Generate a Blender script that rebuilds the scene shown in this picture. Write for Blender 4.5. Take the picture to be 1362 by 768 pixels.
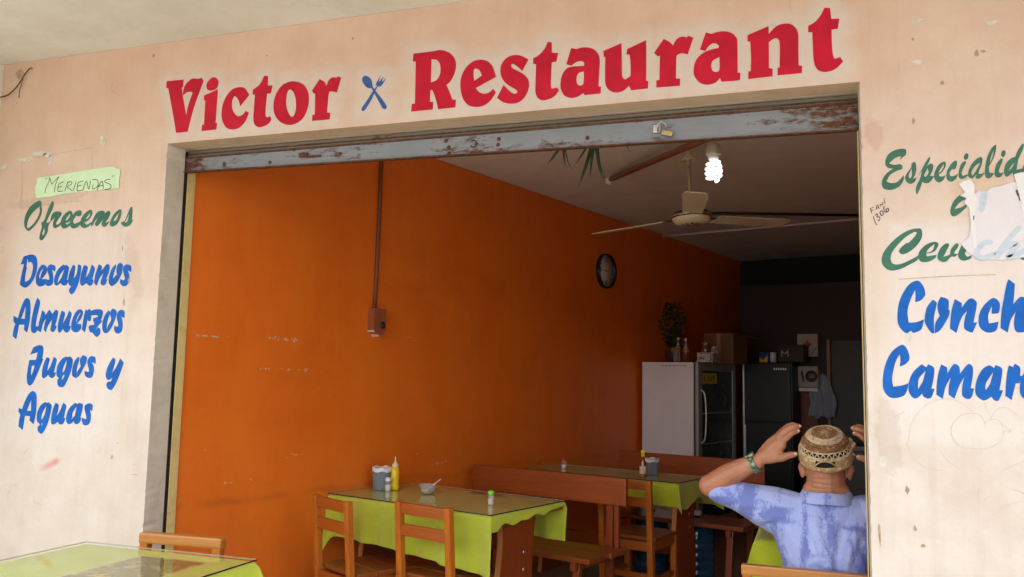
import bpy, bmesh, math, random
import numpy as np
from mathutils import Vector, Matrix
from mathutils.geometry import tessellate_polygon

random.seed(7)
for _o in list(bpy.data.objects):
    bpy.data.objects.remove(_o)
scene = bpy.context.scene
COL = scene.collection
R = math.radians

# ------------------------------------------------------------------ camera
YAW, PITCH, ROLL = R(-19.28), R(6.07), R(1.114)
fwd = Vector((math.sin(YAW) * math.cos(PITCH), math.cos(YAW) * math.cos(PITCH), math.sin(PITCH)))
rgt = Vector((math.cos(YAW), -math.sin(YAW), 0))
upv = rgt.cross(fwd)
r2 = math.cos(ROLL) * rgt + math.sin(ROLL) * upv
u2 = -math.sin(ROLL) * rgt + math.cos(ROLL) * upv
cam_data = bpy.data.cameras.new('camera')
cam = bpy.data.objects.new('camera', cam_data)
COL.objects.link(cam)
cam.matrix_world = Matrix(((r2.x, u2.x, -fwd.x, 0), (r2.y, u2.y, -fwd.y, 0), (r2.z, u2.z, -fwd.z, 1.43), (0, 0, 0, 1)))
cam_data.lens = 36 * 1128 / 1362
cam_data.sensor_width = 36
cam_data.clip_start = 0.05
cam_data.clip_end = 2000
scene.camera = cam

# ------------------------------------------------------------------ world, sun, exposure
SUN_EL, SUN_AZ = R(72), R(205)
world = bpy.data.worlds.new('World')
scene.world = world
world.use_nodes = True
wn = world.node_tree
wn.nodes.clear()
sky = wn.nodes.new('ShaderNodeTexSky')
sky.sky_type = 'NISHITA'
sky.sun_disc = False
sky.sun_elevation = SUN_EL
sky.sun_rotation = SUN_AZ
sky.air_density = 1.0
sky.dust_density = 4.0
hs = wn.nodes.new('ShaderNodeHueSaturation')      # thin overcast: the blue is washed out by cloud
hs.inputs['Saturation'].default_value = 0.12
bg = wn.nodes.new('ShaderNodeBackground')
bg.inputs['Strength'].default_value = 0.14
wo = wn.nodes.new('ShaderNodeOutputWorld')
wn.links.new(sky.outputs[0], hs.inputs['Color'])
wn.links.new(hs.outputs[0], bg.inputs['Color'])
wn.links.new(bg.outputs[0], wo.inputs['Surface'])
sd = bpy.data.lights.new('sun', 'SUN')
sd.energy = 0.8
sd.angle = R(18)
sd.color = (1.0, 0.96, 0.92)
sun = bpy.data.objects.new('sun', sd)
COL.objects.link(sun)
sun.rotation_euler = (R(90) - SUN_EL, 0, -SUN_AZ + math.pi)
scene.view_settings.view_transform = 'Standard'
scene.view_settings.look = 'None'
scene.view_settings.gamma = 1
scene.view_settings.exposure = 2.27
scene.render.engine = 'CYCLES'
scene.cycles.max_bounces = 10
scene.cycles.diffuse_bounces = 6
scene.cycles.transparent_max_bounces = 16

# ------------------------------------------------------------------ helpers
DY = R(16.5)                       # the room stands at a slant of 16.5 degrees behind the facade
WV = Vector((math.cos(DY), -math.sin(DY), 0))
UV_ = Vector((math.sin(DY), math.cos(DY), 0))
FY = 3.2096                        # front face of the facade
WALLW = -3.7587                    # left wall of the room (room axes)
CEIL = 2.92


def wu(w, u, z=0.0):
    p = WV * w + UV_ * u
    return Vector((p.x, p.y, z))


def lin(r, g, b):
    def c(v):
        v /= 255.0
        return v / 12.92 if v <= 0.04045 else ((v + 0.055) / 1.055) ** 2.4
    return (c(r), c(g), c(b), 1)


class NT:
    def __init__(self, name):
        self.m = bpy.data.materials.new(name)
        self.m.use_nodes = True
        self.t = self.m.node_tree
        self.t.nodes.clear()
        self.out = self.t.nodes.new('ShaderNodeOutputMaterial')
        self.b = self.t.nodes.new('ShaderNodeBsdfPrincipled')
        self.t.links.new(self.b.outputs[0], self.out.inputs[0])
        self.tc = self.t.nodes.new('ShaderNodeTexCoord')

    def n(self, typ, **kw):
        nd = self.t.nodes.new(typ)
        for k, v in kw.items():
            setattr(nd, k, v)
        return nd

    def l(self, a, b):
        self.t.links.new(a, b)

    def vec(self, scale=(1, 1, 1), rot=(0, 0, 0), loc=(0, 0, 0), src='Object'):
        mp = self.n('ShaderNodeMapping')
        mp.inputs['Scale'].default_value = scale
        mp.inputs['Rotation'].default_value = rot
        mp.inputs['Location'].default_value = loc
        self.l(self.tc.outputs[src], mp.inputs[0])
        return mp.outputs[0]

    def noise(self, scale, detail=4, rough=0.55, vec=None, dist=0.0):
        nd = self.n('ShaderNodeTexNoise')
        nd.inputs['Scale'].default_value = scale
        nd.inputs['Detail'].default_value = detail
        nd.inputs['Roughness'].default_value = rough
        nd.inputs['Distortion'].default_value = dist
        self.l(vec if vec is not None else self.tc.outputs['Object'], nd.inputs['Vector'])
        return nd.outputs[0]

    def ramp(self, fac, stops):
        nd = self.n('ShaderNodeValToRGB')
        cr = nd.color_ramp
        while len(cr.elements) < len(stops):
            cr.elements.new(0.5)
        for e, (p, c) in zip(cr.elements, stops):
            e.position = p
            e.color = c if len(c) == 4 else (*c, 1)
        self.l(fac, nd.inputs[0])
        return nd.outputs[0]

    def step(self, fac, a, b):
        return self.ramp(fac, [(a, (0, 0, 0, 1)), (b, (1, 1, 1, 1))])

    def mix(self, fac, a, b, blend='MIX'):
        nd = self.n('ShaderNodeMix', data_type='RGBA', blend_type=blend)
        for v, s in ((fac, nd.inputs[0]), (a, nd.inputs[6]), (b, nd.inputs[7])):
            if hasattr(v, 'is_linked') or hasattr(v, 'links'):
                self.l(v, s)
            else:
                s.default_value = v
        return nd.outputs[2]

    def math(self, op, a, b=0.0, c=0.0, clamp=False):
        nd = self.n('ShaderNodeMath', operation=op, use_clamp=clamp)
        for v, s in zip((a, b, c), nd.inputs):
            if hasattr(v, 'links'):
                self.l(v, s)
            else:
                s.default_value = v
        return nd.outputs[0]

    def set(self, key, v):
        if hasattr(v, 'links'):
            self.l(v, self.b.inputs[key])
        else:
            self.b.inputs[key].default_value = v

    def bump(self, h, strength=0.3, dist=0.01):
        nd = self.n('ShaderNodeBump')
        nd.inputs['Strength'].default_value = strength
        nd.inputs['Distance'].default_value = dist
        self.l(h, nd.inputs['Height'])
        self.l(nd.outputs[0], self.b.inputs['Normal'])


def simple(name, col, rough=0.5, var=0.12, scale=12, metal=0, coat=0, bump=0.0, spec=0.5, trans=0, ior=1.45, stretch=(1, 1, 1)):
    m = NT(name)
    v = m.vec(scale=stretch)
    n = m.noise(scale, 5, 0.6, v)
    dark = tuple(c * (1 - var) for c in col[:3]) + (1,)
    light = tuple(min(1, c * (1 + var)) for c in col[:3]) + (1,)
    m.set('Base Color', m.ramp(n, [(0.3, dark), (0.7, light)]))
    m.set('Roughness', m.math('MULTIPLY_ADD', n, 0.16, rough - 0.08))
    m.set('Metallic', metal)
    m.set('Coat Weight', coat)
    m.set('Specular IOR Level', spec)
    m.set('Transmission Weight', trans)
    m.set('IOR', ior)
    if bump:
        m.bump(n, bump, 0.004)
    return m.m


def add_obj(name, me, mat=None, parent=None, loc=None, rot=None):
    o = bpy.data.objects.new(name, me)
    COL.objects.link(o)
    if mat is not None:
        me.materials.append(mat)
    if parent is not None:
        o.parent = parent
    if loc is not None:
        o.location = loc
    if rot is not None:
        o.rotation_euler = rot
    return o


def tag(o, label=None, cat=None, group=None, kind=None):
    if label:
        o['label'] = label
    if cat:
        o['category'] = cat
    if group:
        o['group'] = group
    if kind:
        o['kind'] = kind
    return o


def empty(name, loc=(0, 0, 0), rz=0.0, label=None, cat=None, group=None, kind=None):
    o = bpy.data.objects.new(name, None)
    o.empty_display_size = 0.05
    COL.objects.link(o)
    o.location = loc
    o.rotation_euler = (0, 0, rz)
    return tag(o, label, cat, group, kind)


class MB:
    """collects shapes, builds ONE mesh"""
    def __init__(self):
        self.v = []
        self.f = []
        self.sm = []

    def add(self, vs, fs, smooth=False):
        b = len(self.v)
        self.v += [tuple(p) for p in vs]
        self.f += [tuple(i + b for i in f) for f in fs]
        self.sm += [smooth] * len(fs)

    def box(self, x0, x1, y0, y1, z0, z1, c=0.0, mtx=None):
        """box with chamfered edges c"""
        bm = bmesh.new()
        bmesh.ops.create_cube(bm, size=1)
        for v in bm.verts:
            v.co = Vector(((x0 + x1) / 2 + v.co.x * (x1 - x0), (y0 + y1) / 2 + v.co.y * (y1 - y0), (z0 + z1) / 2 + v.co.z * (z1 - z0)))
        if c > 0:
            c = min(c, abs(x1 - x0) * .45, abs(y1 - y0) * .45, abs(z1 - z0) * .45)
            bmesh.ops.bevel(bm, geom=bm.edges[:], offset=c, segments=2, profile=0.6, affect='EDGES')
        if mtx is not None:
            bmesh.ops.transform(bm, matrix=mtx, verts=bm.verts)
        bm.verts.index_update()
        self.add([v.co[:] for v in bm.verts], [[v.index for v in f.verts] for f in bm.faces])
        bm.free()
        return self

    def bar(self, a, b, sx, sy, c=0.004, up=(0, 0, 1), taper=1.0):
        """square bar from a to b, sx wide, sy deep"""
        a, b = Vector(a), Vector(b)
        d = (b - a)
        L = d.length
        z = d.normalized()
        x = Vector(up).cross(z)
        if x.length < 1e-4:
            x = Vector((1, 0, 0))
        x.normalize()
        y = z.cross(x)
        m = Matrix(((x.x, y.x, z.x, a.x), (x.y, y.y, z.y, a.y), (x.z, y.z, z.z, a.z), (0, 0, 0, 1)))
        self.box(-sx / 2, sx / 2, -sy / 2, sy / 2, 0, L, c, m)
        return self

    def tube(self, pts, rad, n=10, caps=True):
        pts = [Vector(p) for p in pts]
        if not hasattr(rad, '__len__'):
            rad = [rad] * len(pts)
        rings = []
        prev = None
        for i, p in enumerate(pts):
            if i == 0:
                t = pts[1] - pts[0]
            elif i == len(pts) - 1:
                t = pts[-1] - pts[-2]
            else:
                t = pts[i + 1] - pts[i - 1]
            t.normalize()
            if prev is None:
                x = Vector((0, 0, 1)).cross(t)
                if x.length < 1e-3:
                    x = Vector((1, 0, 0)).cross(t)
            else:
                x = prev - t * prev.dot(t)
            x.normalize()
            prev = x
            y = t.cross(x)
            rings.append([p + (x * math.cos(k * 2 * math.pi / n) + y * math.sin(k * 2 * math.pi / n)) * rad[i] for k in range(n)])
        vs = [q for r in rings for q in r]
        fs = []
        for i in range(len(rings) - 1):
            for k in range(n):
                fs.append((i * n + k, i * n + (k + 1) % n, (i + 1) * n + (k + 1) % n, (i + 1) * n + k))
        if caps:
            fs.append(tuple(reversed(range(n))))
            fs.append(tuple((len(rings) - 1) * n + k for k in range(n)))
        self.add(vs, fs, True)
        return self

    def lathe(self, prof, n=24, center=(0, 0, 0), rib=0.0, ribn=0):
        vs, fs = [], []
        cx, cy, cz = center
        for (r, z) in prof:
            for k in range(n):
                a = k * 2 * math.pi / n
                rr = r * (1 + (rib if (k % 2) else 0)) if r > 1e-5 else 0.00001
                vs.append((cx + rr * math.cos(a), cy + rr * math.sin(a), cz + z))
        for i in range(len(prof) - 1):
            for k in range(n):
                fs.append((i * n + k, i * n + (k + 1) % n, (i + 1) * n + (k + 1) % n, (i + 1) * n + k))
        self.add(vs, fs, not ribn)
        return self

    def ball(self, c, r, seg=12):
        rx, ry, rz = r if hasattr(r, '__len__') else (r, r, r)
        prof = [(math.sin(i * math.pi / seg), -math.cos(i * math.pi / seg)) for i in range(seg + 1)]
        b = len(self.v)
        self.lathe(prof, 16)
        for i in range(b, len(self.v)):
            x, y, z = self.v[i]
            self.v[i] = (c[0] + x * rx, c[1] + y * ry, c[2] + z * rz)
        return self

    def prism(self, loops, to3, depth):
        """filled outline (first loop outer, rest holes) in 2D; to3 maps (a, b, d) to 3D; walls of the given depth"""
        flat = [Vector((a, b, 0)) for lp in loops for a, b in lp]
        tri = tessellate_polygon([[Vector((a, b, 0)) for a, b in lp] for lp in loops])
        n = len(flat)
        vs = [to3(p.x, p.y, depth) for p in flat] + [to3(p.x, p.y, 0.0) for p in flat]
        fs = []
        for t in tri:
            a, b, c = (flat[i] for i in t)
            s = (b - a).cross(c - a).z
            fs.append(tuple(t) if s > 0 else tuple(reversed(t)))
        i0 = 0
        for lp in loops:
            m = len(lp)
            for k in range(m):
                a, b = i0 + k, i0 + (k + 1) % m
                fs.append((a, b, b + n, a + n))
            i0 += m
        self.add(vs, fs)
        return self

    def ribbon(self, pts, width, to3, depth=0.0006):
        """flat pen or brush stroke with round ends through 2D points"""
        P = [Vector((a, b)) for a, b in smooth_open(pts)]
        L, Rr = [], []
        for i, p in enumerate(P):
            t = (P[min(i + 1, len(P) - 1)] - P[max(i - 1, 0)])
            if t.length < 1e-9:
                t = Vector((1, 0))
            t.normalize()
            nrm = Vector((-t.y, t.x)) * width / 2
            L.append(p + nrm)
            Rr.append(p - nrm)
        t = (P[-1] - P[-2]).normalized() * width / 2
        t0 = (P[0] - P[1]).normalized() * width / 2
        vs = [to3(q.x, q.y, depth) for q in L] + [to3(q.x, q.y, depth) for q in Rr]
        n = len(P)
        fs = [(i, i + n, i + n + 1, i + 1) for i in range(n - 1)]
        vs += [to3((P[-1] + t).x, (P[-1] + t).y, depth), to3((P[0] + t0).x, (P[0] + t0).y, depth)]
        fs += [(n - 1, 2 * n - 1, 2 * n), (0, 2 * n + 1, n)]
        self.add(vs, fs)
        return self

    def build(self, name, mat, parent=None, loc=None, rot=None, smooth=None):
        me = bpy.data.meshes.new(name)
        me.from_pydata(self.v, [], self.f)
        me.polygons.foreach_set('use_smooth', [bool(s if smooth is None else smooth) for s in self.sm])
        me.update()
        return add_obj(name, me, mat, parent, loc, rot)


def smooth_open(pts, k=5):
    if len(pts) < 3:
        return pts
    out = []
    for i in range(len(pts) - 1):
        p0 = pts[max(i - 1, 0)]; p1 = pts[i]; p2 = pts[i + 1]; p3 = pts[min(i + 2, len(pts) - 1)]
        for s in range(k):
            t = s / k
            out.append(tuple(0.5 * ((2 * b) + (c - a) * t + (2 * a - 5 * b + 4 * c - d) * t * t + (3 * b - a - 3 * c + d) * t ** 3)
                             for a, b, c, d in zip(p0, p1, p2, p3)))
    out.append(pts[-1])
    return out


def smooth_loop(txt):
    """'x,y x,y! ...' in half millimetres; ! marks a sharp corner"""
    P = []
    for t in txt.split():
        c = t.endswith('!')
        a, b = t.rstrip('!').split(',')
        P.append((float(a) / 2000, float(b) / 2000, c))
    n = len(P)
    out = []
    for i in range(n):
        p1, p2 = P[i], P[(i + 1) % n]
        p0 = p1 if p1[2] else P[i - 1]
        p3 = p2 if p2[2] else P[(i + 2) % n]
        if p1[2] and p2[2]:
            out.append((p1[0], p1[1]))
            continue
        for s in range(4):
            t = s / 4
            out.append(tuple(0.5 * ((2 * b) + (c - a) * t + (2 * a - 5 * b + 4 * c - d) * t * t + (3 * b - a - 3 * c + d) * t ** 3)
                             for a, b, c, d in zip(p0[:2], p1[:2], p2[:2], p3[:2])))
    return out


def copy_tree(o, parent=None):
    c = o.copy()
    COL.objects.link(c)
    c.parent = parent
    for ch in o.children:
        copy_tree(ch, c)
    return c


def face_xz(off):
    """2D wall coordinates -> just proud of the facade"""
    return lambda a, b, d: (a, FY - off - d, b)
LETTERS = {
    'victor': [
        '-5840,5667! -5637,5665! -5640,5590! -5655,5589! -5640,5517 -5582,5306! -5562,5409 -5521,5525! -5560,5536 -5603,5528 -5631,5503! -5635,5545 -5614,5607 -5568,5649 -5526,5665 -5471,5656 -5426,5660! -5402,5628! -5440,5526 -5499,5367 -5553,5141! -5689,5142! -5728,5295 -5815,5594! -5840,5600!',
        '-5309,5648 -5261,5644 -5230,5606 -5239,5548 -5280,5524 -5333,5527 -5362,5555 -5358,5605',
        '-5231,5529! -5236,5201! -5217,5198! -5224,5137! -5391,5136! -5387,5196! -5366,5196! -5367,5432! -5385,5434! -5386,5482! -5310,5504',
        '-4980,5525 -4927,5508 -4872,5440! -4968,5338! -4987,5393 -5030,5442 -5056,5413 -5060,5346 -5038,5290 -4988,5246 -4937,5255 -4905,5289! -4866,5269! -4902,5189 -4961,5136 -5032,5122 -5107,5144 -5158,5211 -5174,5293 -5160,5391 -5117,5468 -5058,5516',
        '-4722,5607! -4677,5602! -4675,5510! -4623,5507! -4636,5432! -4678,5434! -4685,5295 -4681,5224 -4660,5209 -4632,5217! -4616,5183! -4651,5142 -4735,5119 -4792,5145 -4813,5200 -4814,5289 -4810,5435! -4836,5439! -4837,5487! -4779,5517 -4741,5562',
        '-4388,5522 -4298,5487 -4245,5421 -4227,5341 -4241,5238 -4290,5156 -4366,5119 -4445,5119 -4527,5158 -4586,5233 -4601,5323 -4581,5418 -4525,5492 -4457,5520|-4429,5449 -4392,5417 -4364,5345 -4359,5257 -4376,5202 -4402,5190 -4436,5229 -4463,5301 -4467,5381 -4453,5436',
        '-4124,5517! -4074,5486 -4050,5445! -4032,5491 -3995,5519 -3947,5511! -3938,5524! -3901,5508! -3940,5374! -4003,5389 -4023,5365 -4032,5198! -3998,5191! -4002,5132! -4184,5133! -4183,5188! -4158,5190! -4164,5389! -4177,5384! -4199,5415!',
    ],
    'utensils': [
        '-3655,5500 -3619,5482 -3592,5445 -3583,5395! -3550,5351 -3498,5289 -3443,5215 -3435,5191 -3450,5178 -3476,5189 -3502,5231 -3563,5332 -3593,5381! -3628,5386 -3667,5420 -3687,5463 -3680,5494',
        '-3505,5492! -3522,5436! -3514,5435 -3476,5476! -3493,5427! -3485,5428 -3450,5459! -3478,5413 -3507,5384! -3530,5389 -3560,5340 -3586,5279 -3645,5192 -3670,5180 -3683,5193 -3674,5218 -3624,5283 -3576,5353 -3539,5393! -3552,5412!',
    ],
    'restaurant': [
        '-3195,5651! -3000,5652 -2948,5656 -2878,5636 -2820,5589 -2790,5520 -2799,5439 -2835,5369 -2873,5340! -2841,5271 -2813,5204! -2782,5202! -2784,5134! -2945,5132! -2964,5209 -3002,5303 -3022,5303! -3023,5205! -2992,5200! -2993,5134! -3197,5133! -3194,5202! -3164,5201! -3169,5577! -3197,5582!|-3020,5582! -2967,5568 -2937,5523 -2933,5452 -2962,5394 -3019,5375!',
        '-2568,5528 -2508,5510 -2457,5460 -2423,5364! -2603,5285! -2569,5245 -2518,5228 -2473,5240 -2448,5264! -2420,5230! -2467,5164 -2532,5125 -2608,5122 -2676,5150 -2724,5220 -2744,5319 -2734,5407 -2693,5477 -2635,5519|-2620,5453 -2587,5447 -2565,5423 -2549,5389! -2618,5349! -2626,5404',
        '-2140,5484! -2191,5390! -2235,5433 -2276,5461 -2290,5447 -2275,5421 -2217,5387 -2168,5351 -2135,5300 -2134,5236 -2165,5168 -2220,5126 -2293,5121 -2359,5143 -2410,5183! -2354,5287! -2321,5251 -2275,5210 -2242,5203 -2232,5222 -2255,5244 -2313,5282 -2359,5330 -2383,5389 -2379,5460 -2334,5516 -2269,5535 -2204,5522',
        '-1977,5614! -1941,5608! -1939,5520! -1885,5511! -1898,5441! -1939,5437! -1943,5288 -1941,5225 -1922,5216 -1893,5221! -1874,5196! -1917,5145 -1996,5123 -2048,5142 -2073,5191 -2076,5254 -2073,5436! -2100,5442! -2098,5490! -2050,5512 -2003,5559',
        '-1776,5539! -1727,5526! -1690,5534 -1636,5529 -1582,5504 -1547,5457 -1537,5402 -1541,5317 -1546,5195! -1526,5193! -1527,5136! -1660,5135! -1671,5153! -1717,5127 -1778,5123 -1829,5149 -1857,5202 -1862,5257 -1847,5326 -1809,5373 -1761,5384! -1667,5379! -1666,5400 -1681,5419 -1712,5422 -1747,5409 -1772,5391! -1815,5408!|-1667,5331! -1671,5230 -1706,5220 -1726,5247 -1726,5298 -1703,5327',
        '-1509,5485! -1362,5533! -1359,5413 -1356,5275 -1346,5244 -1327,5233 -1286,5257! -1288,5367 -1297,5433! -1321,5434! -1316,5479! -1165,5535! -1163,5392 -1164,5204! -1146,5201! -1150,5141! -1283,5138! -1299,5177! -1345,5141 -1405,5132 -1458,5156 -1488,5205 -1493,5289 -1492,5436! -1505,5435!',
        '-1027,5529! -982,5501 -953,5467! -928,5513 -885,5532 -846,5519! -840,5533! -797,5513! -841,5383! -885,5396 -918,5388 -928,5359 -932,5199! -900,5196! -901,5138! -1084,5142! -1084,5199! -1060,5201! -1056,5396! -1073,5392! -1102,5424!',
        '-702,5543! -660,5526! -616,5536 -561,5535 -512,5516 -478,5479 -468,5434 -468,5199! -448,5195! -450,5139! -502,5136 -588,5140! -599,5169! -633,5136 -695,5126 -751,5148 -790,5203 -797,5256 -782,5321 -743,5369 -687,5396 -607,5409! -607,5427 -631,5447 -659,5447 -687,5426 -707,5394! -748,5412!|-602,5335! -603,5235 -632,5220 -656,5237 -663,5279 -649,5314',
        '-393,5484! -240,5536! -239,5475! -187,5526 -131,5542 -75,5529 -40,5486 -29,5436 -30,5324 -30,5207! -6,5202! -8,5147! -180,5147! -179,5204! -165,5206! -161,5382 -172,5427 -201,5435 -239,5410! -241,5209! -214,5203! -216,5144! -391,5140! -390,5199! -372,5200! -369,5318 -374,5433! -394,5433!',
        '157,5629! 195,5622! 203,5538! 259,5533! 246,5457! 203,5456! 204,5323 214,5241 233,5234 257,5242! 277,5206! 224,5154 154,5138 101,5163 78,5217 72,5304 70,5451! 41,5456! 41,5504! 91,5530 131,5577',
    ],
    'desayunos': [
        '-7500,3997! -7407,4015 -7341,3995 -7311,3931 -7313,3837 -7350,3748 -7409,3691 -7460,3679 -7523,3711! -7515,3779 -7500,3859 -7488,3918! -7535,3916!|-7428,3934! -7393,3936 -7366,3897 -7374,3812 -7404,3758 -7458,3737! -7454,3840',
        '-7227,3906 -7181,3879 -7180,3825 -7219,3777 -7241,3760! -7189,3761! -7178,3718 -7211,3692 -7268,3689 -7306,3721 -7315,3783 -7296,3846 -7266,3894|-7220,3875! -7247,3818 -7261,3769 -7273,3791 -7260,3836',
        '-7134,3906 -7081,3894 -7066,3862 -7075,3832! -7112,3859! -7088,3787 -7086,3717 -7124,3691 -7170,3696 -7186,3732 -7183,3761! -7141,3749! -7139,3780 -7168,3838 -7170,3883',
        '-6973,3900! -6942,3890! -6936,3899! -6894,3871 -6901,3801 -6907,3748! -6890,3744! -6903,3704 -6935,3689 -6971,3701! -6989,3719! -7016,3698 -7050,3694 -7074,3734 -7065,3796 -7031,3857|-6949,3855! -6998,3803 -7021,3751 -7024,3715! -6980,3772!',
        '-6842,3896! -6812,3878 -6814,3834 -6823,3755! -6789,3807 -6781,3899! -6740,3881 -6739,3815 -6753,3728 -6785,3650 -6815,3611 -6842,3603 -6871,3634 -6860,3668 -6828,3685! -6830,3707! -6844,3677 -6887,3713 -6892,3766 -6876,3836',
        '-6702,3891! -6655,3870 -6662,3822 -6673,3757! -6633,3813 -6607,3892! -6565,3854 -6576,3794 -6589,3746! -6569,3742! -6584,3694 -6616,3682 -6645,3700! -6657,3713! -6705,3683 -6735,3710 -6736,3780 -6720,3850',
        '-6519,3892! -6479,3870 -6486,3822! -6441,3873 -6415,3891 -6385,3876 -6387,3816 -6418,3743! -6399,3742! -6420,3695 -6446,3683 -6481,3705 -6465,3774 -6452,3808! -6496,3757 -6528,3680! -6563,3711! -6554,3793',
        '-6306,3884! -6308,3848 -6326,3797 -6332,3745 -6322,3681! -6342,3674 -6377,3703 -6382,3764 -6361,3832 -6327,3874',
        '-6259,3900! -6223,3880 -6224,3837! -6233,3786 -6275,3714 -6318,3681! -6327,3745 -6287,3787! -6297,3839 -6284,3882',
        '-6177,3882 -6122,3865 -6117,3805! -6162,3827! -6136,3776 -6136,3707 -6170,3672 -6213,3675 -6242,3705 -6240,3742! -6201,3726! -6187,3751 -6214,3812 -6213,3859',
    ],
    'almuerzos': [
        '-7420,3572! -7377,3556 -7354,3471 -7350,3356 -7360,3285 -7375,3225! -7418,3254! -7418,3303! -7489,3305! -7495,3250 -7511,3157! -7562,3188! -7557,3259 -7540,3312! -7568,3339! -7574,3395! -7510,3370! -7485,3464 -7447,3548|-7420,3499! -7436,3445 -7468,3365! -7418,3363!',
        '-7274,3573! -7235,3537 -7240,3470 -7260,3382 -7270,3289! -7233,3287! -7236,3258 -7261,3225 -7296,3223 -7324,3250 -7330,3329 -7317,3427 -7297,3515',
        '-7197,3448! -7160,3425! -7152,3395! -7106,3453! -7068,3416 -7072,3399! -7020,3453! -6989,3429 -6999,3354 -7016,3293! -6993,3293! -7011,3250 -7038,3230 -7071,3250 -7063,3311 -7062,3355! -7107,3293 -7129,3228! -7158,3254! -7150,3320 -7132,3368! -7173,3320 -7194,3228! -7234,3245! -7229,3311 -7214,3382',
        '-6945,3443! -6901,3419 -6909,3363 -6921,3310! -6877,3380 -6850,3442! -6815,3410 -6829,3345 -6835,3291! -6814,3286! -6830,3241 -6862,3224 -6897,3241! -6911,3263! -6946,3223 -6977,3250 -6979,3319 -6963,3389',
        '-6711,3454 -6673,3426 -6687,3370 -6726,3323 -6742,3314! -6686,3308! -6682,3267 -6718,3232 -6762,3230 -6804,3258 -6810,3319 -6788,3388 -6754,3436|-6697,3426! -6726,3379 -6749,3323 -6747,3362 -6723,3405',
        '-6641,3452! -6621,3439! -6595,3458! -6574,3438! -6569,3352 -6589,3335! -6613,3353! -6619,3292 -6631,3228! -6670,3254! -6666,3327 -6656,3396',
        '-6571,3434 -6518,3451 -6452,3448 -6425,3424 -6434,3369 -6448,3343! -6421,3339! -6471,3292 -6490,3266 -6489,3251! -6475,3275 -6446,3258 -6442,3215 -6477,3181! -6523,3207 -6535,3224 -6569,3228! -6590,3284 -6564,3297 -6521,3305 -6541,3344 -6537,3365! -6484,3382 -6513,3395 -6578,3391!',
        '-6354,3441! -6335,3411 -6348,3377 -6369,3309 -6358,3220! -6394,3224 -6420,3266 -6420,3335 -6394,3403',
        '-6307,3458! -6262,3432 -6264,3376 -6298,3292 -6336,3237 -6355,3224! -6356,3283 -6319,3347 -6331,3394 -6330,3436',
        '-6209,3444 -6165,3427 -6160,3363! -6199,3380! -6178,3325 -6177,3249 -6211,3217 -6254,3224 -6276,3258 -6273,3292! -6238,3279! -6229,3304 -6250,3359 -6250,3415',
    ],
    'jugos': [
        '-7274,3079! -7205,3100 -7156,3092 -7141,3051 -7149,2965! -7133,2965! -7163,2896 -7198,2814 -7247,2723 -7288,2700 -7321,2730 -7332,2803 -7324,2885 -7315,2953! -7234,2954! -7226,2969! -7214,3030! -7311,3005!|-7239,2899! -7276,2894! -7282,2845 -7274,2796! -7253,2846',
        '-7091,2982! -7052,2966 -7063,2913 -7072,2844! -7035,2898 -7001,2987! -6962,2963 -6968,2915 -6986,2837! -6957,2832! -6977,2793 -7002,2779 -7035,2788! -7053,2812! -7103,2776 -7133,2790 -7137,2855 -7123,2921',
        '-6849,2990! -6822,2986! -6797,2993! -6763,2969 -6758,2917 -6776,2837 -6815,2748 -6847,2699 -6888,2694 -6924,2714 -6931,2762 -6912,2778! -6946,2806 -6952,2866 -6932,2923 -6889,2972|-6830,2961! -6866,2900 -6879,2839! -6861,2843 -6839,2892|-6856,2819! -6878,2787 -6873,2755! -6846,2804!',
        '-6692,2990! -6675,2974 -6686,2926 -6699,2870 -6689,2786! -6720,2790 -6753,2813 -6755,2885 -6730,2954',
        '-6635,3008! -6586,2987 -6589,2935 -6616,2887 -6651,2823 -6685,2790! -6689,2846 -6652,2895! -6667,2942 -6665,2974',
        '-6534,2998 -6481,2984 -6474,2925! -6518,2944! -6487,2881 -6496,2810 -6530,2788 -6577,2800 -6597,2828 -6597,2856! -6550,2844! -6547,2868 -6569,2920 -6571,2963',
    ],
    'y': [
        '-6265,2987! -6235,2967 -6243,2908 -6265,2841! -6217,2901 -6179,2981! -6131,2941! -6155,2870 -6200,2760 -6244,2689 -6273,2680 -6306,2695 -6324,2730 -6309,2754 -6270,2762! -6253,2798! -6301,2772 -6336,2804 -6334,2860 -6305,2931',
    ],
    'aguas': [
        '-7244,2647 -7194,2624 -7178,2550 -7175,2440 -7193,2325! -7253,2360! -7249,2402! -7314,2403! -7321,2351 -7329,2262! -7389,2297! -7387,2355 -7376,2414! -7403,2439! -7404,2478! -7359,2467! -7336,2532 -7292,2612|-7250,2561! -7273,2508 -7295,2452! -7241,2454!',
        '-7071,2543! -7045,2537! -7028,2544! -6983,2516 -6986,2459 -7003,2375 -7037,2291 -7078,2239 -7108,2243 -7136,2268 -7136,2306 -7116,2316! -7117,2332! -7149,2351 -7162,2395 -7155,2453 -7119,2513|-7046,2508! -7087,2449 -7102,2391 -7091,2369! -7059,2431!|-7083,2347! -7098,2330! -7081,2306!',
        '-6935,2540! -6896,2525 -6895,2474 -6910,2410! -6869,2469 -6839,2543! -6798,2518 -6806,2458 -6816,2397! -6795,2395! -6816,2349 -6848,2334 -6874,2341! -6884,2360! -6940,2331 -6971,2347 -6973,2414 -6959,2485',
        '-6686,2548! -6660,2535! -6641,2548! -6593,2534 -6594,2483 -6611,2407! -6599,2407! -6615,2363 -6650,2344 -6680,2351! -6690,2373! -6725,2346 -6761,2344 -6787,2376 -6783,2439 -6748,2504|-6666,2513! -6710,2454 -6714,2404 -6732,2378! -6682,2424!',
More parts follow.
